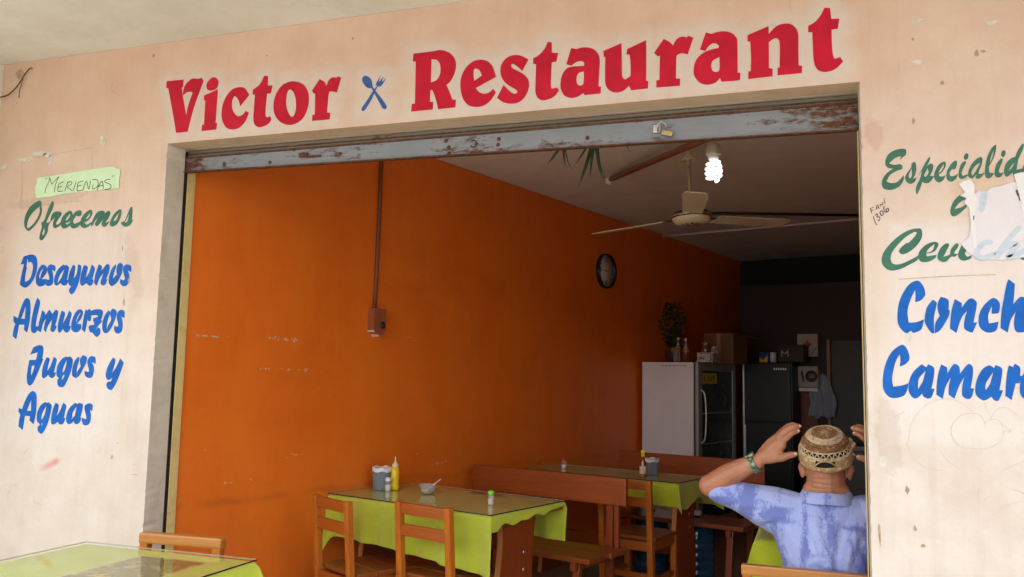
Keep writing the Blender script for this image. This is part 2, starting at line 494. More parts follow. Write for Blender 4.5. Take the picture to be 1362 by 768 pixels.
        '-6522,2546 -6472,2534 -6475,2474! -6500,2486! -6483,2430 -6489,2367 -6527,2338 -6568,2342 -6589,2376 -6592,2408! -6540,2394! -6539,2422 -6565,2484 -6565,2525',
    ],
    'conchas': [
        '713,3587 740,3578 764,3537 770,3488! 743,3453 705,3439! 708,3484 707,3523! 682,3471 655,3383 660,3298! 708,3301 757,3321! 750,3288 731,3244 663,3222 621,3241 590,3302 597,3410 621,3485 666,3559',
        '815,3454! 838,3435 832,3395 818,3328 817,3224! 800,3227 777,3261 760,3308 772,3389 794,3429',
        '865,3474! 901,3461 913,3441 909,3384! 917,3381! 912,3347 890,3301 852,3244 820,3224! 826,3294 855,3344! 844,3381 846,3435',
        '951,3458! 992,3430! 991,3397! 1022,3443 1049,3461 1072,3449 1083,3426 1072,3360 1058,3297! 1082,3300! 1050,3228! 1018,3241 1000,3264 1006,3320 1022,3376! 986,3327 953,3226! 914,3257! 920,3327 931,3394',
        '1175,3460 1204,3451 1220,3418 1212,3365 1192,3357 1168,3356! 1173,3411! 1148,3346 1150,3290! 1207,3302! 1197,3254 1176,3234 1135,3231 1098,3260 1088,3307 1099,3366 1130,3419',
        '1277,3587! 1313,3554! 1308,3502 1298,3418! 1339,3465 1370,3458 1389,3422 1378,3357 1364,3299! 1384,3299! 1359,3234! 1319,3231 1300,3254 1299,3312 1313,3371! 1279,3312 1259,3229! 1218,3260! 1226,3358 1245,3463 1265,3555',
        '1467,3460! 1486,3442! 1495,3460! 1524,3437 1516,3376 1505,3315! 1519,3315! 1503,3263 1481,3258 1462,3270! 1457,3286! 1430,3260 1408,3261 1389,3299 1392,3357 1417,3416|1481,3421! 1446,3380 1438,3344 1437,3312! 1462,3357!',
    ],
    'camarones': [
        '610,3144 641,3123 658,3071 657,3041! 631,3011 595,2994! 601,3041 598,3080! 570,3026 546,2921 551,2857! 606,2866 646,2882! 640,2841 615,2796 553,2778 515,2793 486,2845 490,2942 511,3025 551,3100',
        '733,3013! 762,2992! 773,3013! 809,2988 804,2918 788,2848! 808,2848! 786,2789 759,2782 736,2795! 730,2813! 699,2783 672,2784 648,2826 651,2893 680,2960|757,2969! 716,2920 707,2879 706,2842! 736,2894!',
        '853,3013! 889,2993! 890,2952! 929,3015 962,2999 965,2950! 1015,3016 1043,2998 1041,2937 1026,2855! 1047,2856! 1030,2799 1007,2784 975,2805 977,2870 992,2932! 961,2877 926,2784! 892,2810! 896,2868 909,2927! 875,2861 856,2781! 817,2808! 822,2881 835,2955',
        '1144,3012! 1172,2993! 1179,3013! 1217,2990 1211,2925 1196,2847! 1217,2846! 1190,2781 1165,2779 1146,2802! 1113,2779 1088,2782 1057,2814 1055,2872 1074,2937 1108,2992|1165,2968! 1124,2902 1115,2873 1116,2844! 1143,2888!',
        '1257,3012! 1282,3000! 1291,3023! 1322,2999 1320,2945! 1335,2942! 1315,2895! 1293,2894! 1281,2848 1265,2783! 1229,2811! 1236,2890 1245,2962',
        '1369,2999! 1393,2978 1385,2921 1370,2864 1369,2785! 1351,2786 1318,2820 1317,2884 1336,2949',
    ],
    'ofrecemos': [
        '-7360,4565 -7320,4546 -7316,4507! -7306,4469 -7313,4412 -7366,4328 -7423,4277 -7471,4260 -7519,4301 -7532,4364 -7515,4440 -7460,4515|-7341,4504! -7405,4464 -7467,4399 -7490,4323 -7480,4285! -7415,4320 -7354,4394 -7333,4460',
        '-7173,4553 -7155,4528 -7165,4471 -7207,4397 -7232,4341 -7212,4331! -7171,4348! -7203,4302 -7209,4236 -7251,4171 -7286,4155 -7311,4183 -7301,4239 -7289,4296 -7299,4334 -7264,4362 -7240,4427 -7211,4502|-7257,4285! -7276,4229 -7264,4200! -7246,4237',
        '-7126,4443 -7052,4433 -7048,4400 -7081,4363 -7107,4317 -7082,4306! -7025,4342! -7056,4296 -7115,4273 -7142,4299 -7140,4347 -7120,4389! -7182,4339! -7171,4405',
        '-6944,4442 -6903,4421 -6901,4374 -6939,4329 -6986,4321! -6960,4301! -6915,4328! -6901,4308 -6958,4273 -7005,4265 -7038,4295 -7043,4342 -7018,4398|-6935,4413! -6984,4354 -6962,4348 -6930,4389',
        '-6824,4441 -6787,4430 -6789,4388 -6824,4380! -6849,4390! -6886,4336 -6865,4307! -6807,4323 -6762,4349! -6803,4285 -6861,4260 -6903,4271 -6925,4309 -6912,4365 -6876,4420',
        '-6682,4439 -6651,4423 -6653,4382 -6690,4337 -6741,4311! -6709,4291! -6641,4316! -6684,4271 -6742,4259 -6786,4285 -6790,4332 -6755,4395|-6676,4411! -6721,4357 -6705,4351 -6676,4378',
        '-6534,4423 -6498,4416 -6491,4393! -6447,4418 -6422,4399 -6435,4353 -6476,4300! -6420,4316! -6462,4267 -6502,4264 -6522,4292 -6503,4338! -6546,4293 -6579,4271 -6604,4296 -6569,4359! -6607,4324 -6637,4277 -6656,4289 -6632,4343 -6591,4407',
        '-6309,4426 -6285,4411 -6291,4347 -6326,4284 -6381,4259 -6417,4279 -6409,4324 -6369,4387|-6313,4398! -6354,4350 -6374,4314 -6335,4330',
        '-6174,4442 -6153,4432 -6150,4359 -6152,4313! -6133,4317! -6165,4268 -6220,4250 -6267,4272 -6281,4300! -6236,4308 -6213,4361 -6189,4415|-6189,4388! -6215,4325 -6235,4294 -6202,4306',
    ],
    'especialidad': [
        '643,4527 673,4522 678,4504 674,4480! 658,4468 633,4445! 645,4473! 610,4466 565,4427! 597,4414 635,4417 650,4401 645,4380 612,4370 569,4343 545,4299! 573,4284 616,4292 657,4337! 655,4302 631,4261 593,4240 555,4236 523,4250 513,4286 525,4328 553,4362 591,4386! 559,4395 541,4417 542,4453 562,4494 600,4518',
        '725,4427 734,4419 739,4380 729,4333 712,4307! 739,4315! 727,4286 706,4272 685,4276 667,4301 668,4331 693,4371 707,4391! 710,4415|709,4382! 689,4335 696,4311 709,4334',
        '822,4455 828,4445 821,4422 804,4388! 826,4407 844,4400 843,4367 823,4321! 849,4317! 822,4277 796,4271 772,4280! 758,4236 738,4195! 731,4208 734,4250 760,4307 774,4360! 755,4337 739,4315! 767,4360 794,4412|810,4375! 787,4329 797,4317 815,4345',
        '912,4417 925,4406 921,4377 897,4340 878,4330! 883,4315! 901,4311 922,4321! 906,4287 879,4271 859,4284 849,4308 853,4343 878,4395|912,4398! 882,4353 887,4341 909,4375',
        '985,4418 995,4408 988,4370 973,4354! 965,4362! 946,4337 950,4311! 974,4312 1000,4328! 983,4288 954,4272 932,4285 925,4315 934,4356 961,4401',
        '1043,4411 1049,4398 1031,4361 1020,4327 1027,4309! 1063,4318! 1041,4293 1013,4289 1001,4310 1008,4363 1024,4397',
        '1055,4466 1067,4455 1061,4427 1046,4420 1037,4434 1044,4457',
        '1140,4434 1151,4420 1146,4383 1130,4343 1124,4320! 1134,4314! 1162,4324! 1138,4290 1117,4283 1105,4292 1111,4315! 1085,4285! 1062,4301 1061,4330 1080,4381 1112,4420|1137,4395! 1100,4368 1081,4329 1085,4305! 1109,4339',
        '1232,4512 1237,4502 1232,4464 1213,4408 1191,4368 1188,4351 1189,4322! 1219,4314! 1198,4287 1178,4282 1164,4300 1165,4353 1178,4422 1205,4484|1223,4479! 1203,4431 1196,4388 1213,4431',
        '1266,4416 1273,4403 1261,4370 1247,4330 1254,4312! 1277,4319! 1258,4289 1238,4285 1223,4297 1222,4332 1237,4383',
        '1280,4471 1292,4460 1286,4431 1273,4425 1264,4439 1270,4462',
        '1393,4506 1403,4498 1394,4464 1367,4403 1355,4346 1352,4329! 1384,4338! 1393,4321! 1363,4303 1333,4296! 1329,4313! 1296,4287 1281,4299 1278,4334 1292,4379 1323,4412 1348,4420! 1364,4461|1341,4382! 1315,4349 1307,4326 1330,4353',
        '1456,4420 1468,4405 1461,4368 1445,4329 1439,4306! 1449,4300! 1476,4310! 1453,4277 1433,4270 1421,4279 1427,4301! 1401,4272! 1382,4287 1381,4316 1400,4366 1431,4404|1452,4380! 1417,4354 1399,4315 1402,4292! 1425,4324',
    ],
    'ceviche': [
        '732,3954 759,3943 759,3890 729,3837 680,3793 638,3775 614,3788 618,3814 653,3848 674,3855! 703,3884 728,3922 711,3930! 655,3894 598,3834 561,3774 563,3720 594,3704 650,3718 737,3765! 726,3731 677,3702 621,3673 565,3662 524,3679 500,3722 509,3783 556,3851 620,3910 677,3943',
        '842,3855 862,3840 843,3796 809,3778 782,3775! 788,3756! 849,3765! 835,3739 794,3718 753,3719 733,3746 741,3791 777,3832 811,3850|838,3841! 803,3812 785,3782 823,3796',
        '912,3843 927,3831 911,3793 889,3749! 930,3763! 938,3800 966,3837 984,3836 982,3814 957,3777 970,3765! 983,3769! 963,3750 936,3747 908,3718 881,3715 855,3735 856,3772 878,3817',
        '1012,3832 1031,3797 1023,3767 1036,3745! 1062,3755! 1055,3733 1015,3719 989,3731 980,3761 991,3798',
        '1361,3768! 1399,3756! 1397,3712! 1359,3717 1351,3743',
    ],
    'o': [
        '1007,4180! 1034,4171! 1041,4147! 997,4118 968,4079! 1012,4091 1051,4115! 1039,4085 994,4043 963,4028 944,4045 945,4085 966,4137',
    ],
}
STROKES = {
    'meriendas': [
        (0.0029, '-7274,4638 -7271,4678 -7236,4753 -7228,4796 -7210,4761 -7191,4726 -7151,4762 -7106,4798 -7129,4756 -7147,4700 -7149,4642'),
        (0.0029, '-7039,4741 -7098,4721 -7107,4683 -7101,4649 -7042,4646'),
        (0.0029, '-7101,4688 -7059,4695'),
        (0.0029, '-7012,4644 -6998,4691 -6978,4738'),
        (0.0029, '-6990,4729 -6948,4738 -6930,4716 -6985,4686 -6947,4660 -6921,4644'),
        (0.0029, '-6906,4641 -6876,4732'),
        (0.0029, '-6786,4736 -6845,4720 -6853,4683 -6851,4640 -6789,4642'),
        (0.0029, '-6853,4683 -6806,4692'),
        (0.0028, '-6783,4637 -6744,4729 -6707,4646 -6693,4730'),
        (0.0028, '-6652,4690 -6660,4646 -6602,4664 -6594,4706 -6609,4735 -6668,4740'),
        (0.0028, '-6600,4636 -6570,4695 -6543,4717 -6527,4674 -6524,4638'),
        (0.0028, '-6591,4668 -6533,4674'),
        (0.0028, '-6445,4730 -6491,4728 -6513,4710 -6447,4683 -6427,4659 -6448,4637 -6506,4631'),
        (0.0024, '-7280,4796 -7284,4783'),
        (0.0024, '-7263,4797 -7266,4782'),
        (0.0023, '-6414,4768 -6421,4751'),
        (0.0023, '-6395,4769 -6403,4754'),
    ],
    'fani': [
        (0.0025, '434,4106 444,4076'),
        (0.0021, '434,4107 455,4118'),
        (0.0021, '438,4093 454,4098'),
        (0.0023, '472,4098 476,4124 482,4129 493,4104'),
        (0.0019, '475,4108 489,4114'),
        (0.0021, '501,4121 500,4136 516,4131 514,4149'),
        (0.0021, '528,4162 531,4140'),
        (0.0025, '525,4176 528,4171'),
        (0.0025, '452,4050 459,4026 467,4001 476,3989'),
        (0.0028, '466,4059 476,4069 480,4059 476,4046 492,4046 495,4032 488,4019 481,4022'),
        (0.0028, '505,4089 497,4077 506,4054 517,4064 516,4080 509,4089'),
        (0.0028, '524,4120 522,4100 527,4083 537,4077 551,4085 553,4099 545,4103 537,4094 539,4082'),
    ],
    'pencil': [
        (0.0021, '1103,2625 1070,2683 976,2680 908,2610 905,2527 958,2464 1050,2456 1108,2458'),
        (0.0021, '1108,2458 1190,2513 1210,2603 1173,2653 1115,2643 1102,2599'),
        (0.0016, '636,2490 664,2623 764,2745 885,2782 979,2751 1029,2700'),
        (0.0015, '1134,2652 1175,2717 1233,2732 1299,2683'),
        (0.0015, '624,2489 657,2385 752,2312 846,2304'),
        (0.0014, '1116,2027 1209,2096 1300,2135'),
        (0.0014, '1183,2309 1241,2350 1321,2387'),
        (0.0014, '1053,2200 1045,2098 1109,2153'),
        (0.0021, '555,2651 617,2687'),
        (0.0017, '822,2445 872,2370 941,2322'),
    ],
    'scuffs': [
        (0.0033, '-7116,1600 -7090,1569'),
        (0.0033, '-7080,1581 -7012,1557'),
        (0.0025, '-7399,1725 -7339,1735'),
        (0.0025, '-7285,2034 -7245,2086'),
        (0.0024, '-5952,2000 -5891,2007'),
        (0.0040, '-5954,1908 -5873,1906'),
    ],
    'three': [
        (0.0033, '-7814,4098 -7788,4102 -7796,4077 -7778,4061 -7809,4045'),
        (0.0029, '-7844,4071 -7834,4030'),
    ],
    'ghostc': [
        (0.0171, '1180,3839 1144,3837 1097,3791 1098,3750 1131,3734 1193,3759'),
    ],
    'ghosth': [
        (0.0162, '1352,3935 1301,3877 1247,3805 1209,3747'),
        (0.0163, '1209,3740 1259,3790 1319,3825 1331,3813 1300,3766 1277,3734 1328,3747 1376,3779'),
    ],
    'ghosti': [
        (0.0127, '1084,3889 1085,3870'),
    ],
    'ghosto': [
        (0.0194, '1154,4176 1145,4128 1131,4063'),
    ],
    'stroke_o': [
        (0.0053, '1022,4166 1005,4118 980,4079'),
        (0.0053, '1037,4150 1013,4117 988,4092'),
    ],
    'darkgap': [
        (0.0080, '1090,4166 1091,4122 1087,4069 1084,4025'),
        (0.0053, '1084,4025 1081,3999'),
        (0.0096, '1345,4188 1355,4152'),
        (0.0052, '1357,4148 1362,4117'),
    ],
}
# ------------------------------------------------------------------ materials
def mat_facade():
    m = NT('facade_paint')
    tc = m.tc.outputs['Object']
    sep = m.n('ShaderNodeSeparateXYZ')
    m.l(tc, sep.inputs[0])
    x, z = sep.outputs['X'], sep.outputs['Z']
    big = m.noise(1.1, 4, 0.55)
    med = m.noise(5.5, 6, 0.62)
    fine = m.noise(60, 5, 0.7)
    # peach above, cream below: the porch's shade partly put into the paint colour
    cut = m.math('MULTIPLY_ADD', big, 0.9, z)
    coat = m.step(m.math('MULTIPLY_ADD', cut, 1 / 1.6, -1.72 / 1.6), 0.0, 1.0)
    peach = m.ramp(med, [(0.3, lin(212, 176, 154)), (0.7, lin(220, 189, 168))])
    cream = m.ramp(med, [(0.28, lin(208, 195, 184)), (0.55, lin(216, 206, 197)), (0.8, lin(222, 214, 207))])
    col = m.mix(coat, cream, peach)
    # paler patches behind the words on both piers
    def patch(cx, cz, rx, rz, soft, amp=0.25, dist=med):
        dx = m.math('ABSOLUTE', m.math('MULTIPLY_ADD', x, 1 / rx, -cx / rx))
        dz = m.math('ABSOLUTE', m.math('MULTIPLY_ADD', z, 1 / rz, -cz / rz))
        d = m.math('MAXIMUM', dx, dz)
        d = m.math('MULTIPLY_ADD', dist, amp, m.math('ADD', d, -amp * 0.5))
        return m.math('SUBTRACT', 1.0, m.step(d, max(0.0, 1 - soft), 1.0))
    def oval(cx, cz, rx, rz, ang, soft, amp=0.5, dist=None):
        ca, sa = math.cos(ang), math.sin(ang)
        ux = m.math('ADD', m.math('MULTIPLY_ADD', x, ca / rx, -cx * ca / rx), m.math('MULTIPLY_ADD', z, sa / rx, -cz * sa / rx))
        uz = m.math('ADD', m.math('MULTIPLY_ADD', z, ca / rz, -cz * ca / rz), m.math('MULTIPLY_ADD', x, -sa / rz, cx * sa / rz))
        d = m.math('SQRT', m.math('ADD', m.math('MULTIPLY', ux, ux), m.math('MULTIPLY', uz, uz)))
        d = m.math('MULTIPLY_ADD', dist if dist is not None else med, amp, m.math('ADD', d, -amp * 0.5))
        return m.math('SUBTRACT', 1.0, m.step(d, max(0.0, 1 - soft), 1.0))
    fr = m.noise(22, 5, 0.7)
    col = m.mix(m.math('MULTIPLY', patch(-3.45, 1.62, 0.42, 0.62, 0.25), 0.42), col, lin(222, 214, 212))
    col = m.mix(m.math('MULTIPLY', patch(0.95, 1.62, 0.72, 0.40, 0.12, 0.1), 0.55), col, lin(226, 219, 218))
    # yellowish dirt, rising from below and blotchy
    dirt = m.step(m.math('MULTIPLY_ADD', z, -0.28, m.math('MULTIPLY_ADD', m.noise(2.3, 6, 0.65, dist=0.4), 1.3, 0.02)), 0.25, 0.75)
    col = m.mix(m.math('MULTIPLY', dirt, 0.34), col, lin(184, 163, 134))
    # vertical weathering streaks
    st = m.noise(6, 5, 0.6, m.vec(scale=(3.2, 1, 0.22)))
    col = m.mix(m.math('MULTIPLY', m.step(st, 0.52, 0.75), 0.16), col, lin(176, 150, 122))
    # overspray of the sign painter round the red letters
    at = m.n('ShaderNodeAttribute')
    at.attribute_name = 'overspray'
    ov = m.math('MULTIPLY', m.step(m.math('MULTIPLY_ADD', fr, 0.40, m.math('ADD', at.outputs['Fac'], -0.20)), 0.15, 0.85), 0.55)
    col = m.mix(ov, col, lin(212, 206, 200))
    # individual marks
    col = m.mix(m.math('MULTIPLY', oval(-3.47, 0.975, 0.085, 0.024, R(24), 0.75, 0.5), 0.55), col, lin(205, 110, 92))
    col = m.mix(m.math('MULTIPLY', oval(-3.44, 0.99, 0.03, 0.026, R(24), 0.9, 0.3), 0.4), col, lin(200, 96, 80))
    col = m.mix(m.math('MULTIPLY', oval(0.235, 2.33, 0.035, 0.07, R(10), 0.35, 1.3, fr), 0.28), col, lin(178, 110, 86))
    col = m.mix(m.math('MULTIPLY', oval(0.56, 2.10, 0.11, 0.07, 0, 0.4, 0.9, fr), 0.5), col, lin(208, 178, 150))
    col = m.mix(m.math('MULTIPLY', oval(0.62, 2.165, 0.16, 0.035, R(4), 0.4, 0.9, fr), 0.55), col, lin(212, 178, 148))
    col = m.mix(m.math('MULTIPLY', oval(0.255, 1.25, 0.04, 0.16, R(5), 0.3, 1.6, fr), 0.2), col, lin(160, 140, 118))
    col = m.mix(m.math('MULTIPLY', oval(-3.05, 1.93, 0.05, 0.18, R(20), 0.3, 1.7, fr), 0.18), col, lin(165, 130, 105))
    col = m.mix(m.math('MULTIPLY', oval(-3.62, 2.28, 0.3, 0.03, R(3), 0.3, 1.6, fr), 0.25), col, lin(170, 140, 118))
    col = m.mix(m.math('MULTIPLY', oval(-3.88, 2.975, 0.035, 0.03, 0, 0.4, 1.2, fr), 0.5), col, lin(130, 104, 80))
    # specks
    vo = m.n('ShaderNodeTexVoronoi')
    vo.inputs['Scale'].default_value = 9
    m.l(m.vec(scale=(1, 0.01, 1)), vo.inputs['Vector'])
    spk = m.math('MULTIPLY', m.math('SUBTRACT', 1.0, m.step(vo.outputs['Distance'], 0.022, 0.045)), m.step(m.noise(3.7, 3), 0.54, 0.6))
    col = m.mix(m.math('MULTIPLY', spk, 0.5), col, lin(120, 98, 76))
    col = m.mix(m.math('MULTIPLY', m.step(fine, 0.45, 0.8), 0.06), col, lin(150, 128, 104))
    m.set('Base Color', col)
    m.set('Roughness', m.math('MULTIPLY_ADD', med, 0.2, 0.55))
    h = m.math('MULTIPLY_ADD', fine, 0.35, m.math('MULTIPLY_ADD', med, 1.6, m.math('MULTIPLY', m.noise(18, 5, 0.6), 0.8)))
    cr = m.n('ShaderNodeTexVoronoi', feature='DISTANCE_TO_EDGE')
    cr.inputs['Scale'].default_value = 1.7
    dv = m.n('ShaderNodeMixRGB'); dv.inputs[0].default_value = 0.25
    m.l(m.vec(scale=(1, .02, 1)), dv.inputs[1]); nn = m.n('ShaderNodeTexNoise'); nn.inputs['Scale'].default_value = 4; nn.inputs['Detail'].default_value = 6
    m.l(m.tc.outputs['Object'], nn.inputs[0]); m.l(nn.outputs[1], dv.inputs[2]); m.l(dv.outputs[0], cr.inputs['Vector'])
    crack = m.math('MULTIPLY', m.math('SUBTRACT', 1.0, m.step(cr.outputs['Distance'], 0.0, 0.004)), m.step(m.noise(2.1, 3), 0.56, 0.62))
    m.set('Base Color', m.mix(m.math('MULTIPLY', crack, 0.35), col, lin(150, 124, 100)))
    m.bump(h, 0.5, 0.005)
    return m.m


def mat_concrete(name, c1, c2, dark, scale=6):
    m = NT(name)
    n = m.noise(scale, 7, 0.65)
    f = m.noise(scale * 9, 5, 0.7)
    col = m.ramp(n, [(0.3, c1), (0.7, c2)])
    col = m.mix(m.math('MULTIPLY', m.step(m.noise(scale * 0.5, 6, 0.7, dist=0.6), 0.5, 0.68), 0.4), col, dark)
    col = m.mix(m.math('MULTIPLY', m.step(f, 0.55, 0.7), 0.25), col, dark)
    m.set('Base Color', col)
    m.set('Roughness', 0.85)
    m.bump(m.math('ADD', n, m.math('MULTIPLY', f, 0.5)), 0.4, 0.004)
    return m.m


def mat_orange():
    m = NT('orange_wall_paint')
    n = m.noise(2.2, 5, 0.6)
    f = m.noise(30, 5, 0.65)
    col = m.ramp(n, [(0.3, (0.78, 0.150, 0.010, 1)), (0.7, (0.87, 0.19, 0.016, 1))])
    sep = m.n('ShaderNodeSeparateXYZ')
    m.l(m.tc.outputs['Object'], sep.inputs[0])
    z = sep.outputs['Z']
    # chair rub line and grease below it
    rub = m.math('ABSOLUTE', m.math('ADD', m.math('MULTIPLY_ADD', n, 0.10, z), -0.83))
    rub = m.math('SUBTRACT', 1.0, m.step(rub, 0.0, 0.030))
    roll = m.noise(3.0, 5, 0.6, m.vec(scale=(4.0, 4.0, 0.35)))      # roller strokes
    col = m.mix(m.math('MULTIPLY', m.step(roll, 0.45, 0.62), 0.22), col, (0.86, 0.235, 0.02, 1))
    blot = m.noise(1.3, 6, 0.7, dist=0.7)
    col = m.mix(m.math('MULTIPLY', m.step(blot, 0.50, 0.66), 0.30), col, (0.58, 0.105, 0.010, 1))
    spk = m.noise(11, 7, 0.8)
    col = m.mix(m.math('MULTIPLY', m.step(spk, 0.66, 0.72), 0.35), col, (0.30, 0.07, 0.02, 1))
    col = m.mix(m.math('MULTIPLY', m.math('MULTIPLY', rub, m.step(m.noise(3.5, 4, 0.6), 0.42, 0.62)), 0.42), col, (0.36, 0.07, 0.012, 1))
    low = m.math('SUBTRACT', 1.0, m.step(z, 0.55, 0.95))
    col = m.mix(m.math('MULTIPLY', m.math('MULTIPLY', low, m.step(m.noise(7, 6, 0.7), 0.45, 0.7)), 0.25), col, (0.60, 0.21, 0.06, 1))
    col = m.mix(m.math('MULTIPLY', m.step(f, 0.6, 0.75), 0.12), col, (0.3, 0.07, 0.015, 1))
    m.set('Base Color', col)
    m.set('Roughness', m.math('MULTIPLY_ADD', n, 0.2, 0.32))
    m.set('Specular IOR Level', 0.4)
    m.bump(m.math('ADD', m.math('MULTIPLY', n, 2.0), m.math('MULTIPLY', f, 0.25)), 0.25, 0.006)
    return m.m


def mat_shutter(name, base, rust_bias, lowz=None):
    m = NT(name)
    n = m.noise(5, 6, 0.7, m.vec(scale=(0.6, 1, 2.2)))
    f = m.noise(34, 6, 0.75, m.vec(scale=(0.5, 1, 1.6)))
    col = m.ramp(n, [(0.3, tuple(c * 0.75 for c in base[:3]) + (1,)), (0.7, base)])
    sep = m.n('ShaderNodeSeparateXYZ')
    m.l(m.tc.outputs['Object'], sep.inputs[0])
    x, z = sep.outputs['X'], sep.outputs['Z']
    fac = m.math('ADD', m.math('MULTIPLY', n, 0.7), m.math('MULTIPLY', f, 0.6))
    fac = m.math('ADD', fac, rust_bias)
    if lowz is not None:      # rust creeps up from the bottom flange and in from the right end
        fac = m.math('ADD', fac, m.math('MULTIPLY', m.math('SUBTRACT', 1.0, m.step(z, lowz, lowz + 0.035)), 0.22))
        fac = m.math('ADD', fac, m.math('MULTIPLY', m.step(m.math('MULTIPLY_ADD', x, 1.0, 1.0), 0.82, 1.18), 0.10))
        fac = m.math('ADD', fac, m.math('MULTIPLY', m.math('SUBTRACT', 1.0, m.step(m.math('MULTIPLY_ADD', x, 1.0, 3.0), 0.1, 0.5)), 0.12))
    rust = m.step(fac, 0.62, 0.72)
    rc = m.ramp(m.noise(50, 5, 0.7), [(0.3, (0.045, 0.018, 0.009, 1)), (0.6, (0.16, 0.06, 0.025, 1)), (0.85, (0.30, 0.14, 0.06, 1))])
    m.set('Base Color', m.mix(rust, col, rc))
    m.set('Roughness', m.math('MULTIPLY_ADD', rust, 0.35, 0.5))
    m.set('Metallic', 0.1)
    m.bump(m.math('ADD', f, m.math('MULTIPLY', rust, 0.6)), 0.5, 0.003)
    return m.m


def mat_wood(name, c1, c2, rough=0.28, coat=0.5, axis='X', scale=1.0, worn=0.0):
    m = NT(name)
    s = {'X': (1.2, 14, 14), 'Y': (14, 1.2, 14), 'Z': (14, 14, 1.2)}[axis]
    g = m.noise(2.6 * scale, 7, 0.65, m.vec(scale=s), dist=0.8)
    p = m.noise(14 * scale, 5, 0.7, m.vec(scale=s))
    col = m.ramp(g, [(0.25, c1), (0.75, c2)])
    col = m.mix(m.math('MULTIPLY', m.step(p, 0.5, 0.75), 0.35), col, tuple(c * 0.45 for c in c1[:3]) + (1,))
    if worn:
        w = m.step(m.noise(24, 6, 0.75), 0.66, 0.72)
        col = m.mix(m.math('MULTIPLY', w, worn), col, (0.55, 0.33, 0.16, 1))
    m.set('Base Color', col)
    m.set('Roughness', m.math('MULTIPLY_ADD', p, 0.2, rough))
    m.set('Coat Weight', coat)
    m.set('Coat Roughness', 0.2)
    m.set('Specular IOR Level', 0.32)
    m.bump(m.math('ADD', g, m.math('MULTIPLY', p, 0.4)), 0.15, 0.002)
    return m.m


def mat_cloth(name, c):
    m = NT(name)
    n = m.noise(7, 4, 0.6)
    w1 = m.n('ShaderNodeTexWave'); w1.inputs['Scale'].default_value = 260
    m.l(m.tc.outputs['Object'], w1.inputs[0])
    m.set('Base Color', m.ramp(n, [(0.3, tuple(v * 0.86 for v in c[:3]) + (1,)), (0.7, c)]))
    m.set('Roughness', 0.85)
    m.set('Sheen Weight', 0.25)
    m.bump(m.math('ADD', m.noise(5, 6, 0.6, dist=0.5), m.math('MULTIPLY', w1.outputs[1], 0.02)), 0.9, 0.025)
    return m.m


def mat_glass(name, tint=(0.97, 0.985, 0.975, 1), rough=0.02, boost=0.0, ior=1.42, milk=0.0):
    m = NT(name)
    m.t.nodes.remove(m.b)
    tr = m.n('ShaderNodeBsdfTransparent'); tr.inputs[0].default_value = tint
    gl = m.n('ShaderNodeBsdfGlossy'); gl.inputs['Roughness'].default_value = rough
    gl.inputs['Color'].default_value = (1, 1, 1, 1)
    fr = m.n('ShaderNodeFresnel')
    ge = m.n('ShaderNodeNewGeometry')        # the sheet is thin: same reflectance from either side
    m.l(m.math('MULTIPLY_ADD', ge.outputs['Backfacing'], 1 / ior - ior, ior), fr.inputs[0])
    mx = m.n('ShaderNodeMixShader')
    m.l(m.math('ADD', fr.outputs[0], boost, clamp=True), mx.inputs[0])
    m.l(tr.outputs[0], mx.inputs[1])
    m.l(gl.outputs[0], mx.inputs[2])
    res = mx.outputs[0]
    if milk:
        df = m.n('ShaderNodeBsdfDiffuse'); df.inputs[0].default_value = (0.75, 0.75, 0.75, 1)
        m2 = m.n('ShaderNodeMixShader'); m2.inputs[0].default_value = milk
        m.l(res, m2.inputs[1]); m.l(df.outputs[0], m2.inputs[2])
        res = m2.outputs[0]
    m.l(res, m.out.inputs[0])
    return m.m


def mat_emit(name, col, strength):
    m = NT(name)
    m.set('Base Color', (1, 1, 1, 1))
    m.set('Emission Color', col)
    m.set('Emission Strength', strength)
    return m.m


M = {}
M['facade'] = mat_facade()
M['jamb'] = mat_concrete('bare_jamb_render', lin(220, 212, 198), lin(232, 224, 212), lin(176, 164, 148), 8)
M['soffit_lintel'] = mat_concrete('lintel_underside_paint', lin(205, 176, 146), lin(216, 190, 162), lin(160, 132, 104), 5)
M['porch'] = mat_concrete('porch_ceiling_paint', lin(218, 215, 202), lin(230, 228, 218), lin(192, 189, 168), 2.2)
M['orange'] = mat_orange()
M['shutter'] = mat_shutter('grey_blue_shutter_steel', lin(142, 147, 154), -0.285, 2.385)
M['shutter_old'] = mat_shutter('olive_shutter_steel', lin(128, 128, 112), -0.14)
M['rust'] = mat_shutter('rusty_flange', lin(120, 84, 60), 0.10)
M['dark_steel'] = simple('dark_rail_steel', lin(52, 52, 54), 0.5, 0.3, 30, metal=0.4)
M['yellow_strip'] = mat_concrete('yellow_painted_strip', lin(234, 210, 140), lin(242, 220, 156), lin(186, 158, 96), 12)
M['red_letter'] = simple('red_sign_paint', (0.53, 0.008, 0.032, 1), 0.55, 0.16, 9, bump=0.1, spec=0.25)
M['blue_letter'] = simple('blue_sign_paint', (0.008, 0.115, 0.47, 1), 0.55, 0.2, 14, bump=0.1, spec=0.2)
M['green_letter'] = simple('green_sign_paint', (0.055, 0.165, 0.115, 1), 0.6, 0.2, 12, bump=0.1, spec=0.2)
M['navy_letter'] = simple('navy_sign_paint', (0.03, 0.10, 0.33, 1), 0.55, 0.12, 20)
M['ink'] = simple('black_marker_ink', (0.03, 0.03, 0.035, 1), 0.6, 0.3, 60)
M['pencil'] = simple('pencil_line', lin(196, 182, 170), 0.8, 0.2, 60)
M['paper_green'] = simple('mint_paper', lin(205, 232, 192), 0.75, 0.05, 18, bump=0.5)
M['paper_white'] = simple('torn_poster_paper', lin(220, 214, 219), 0.8, 0.03, 12, bump=0.2)
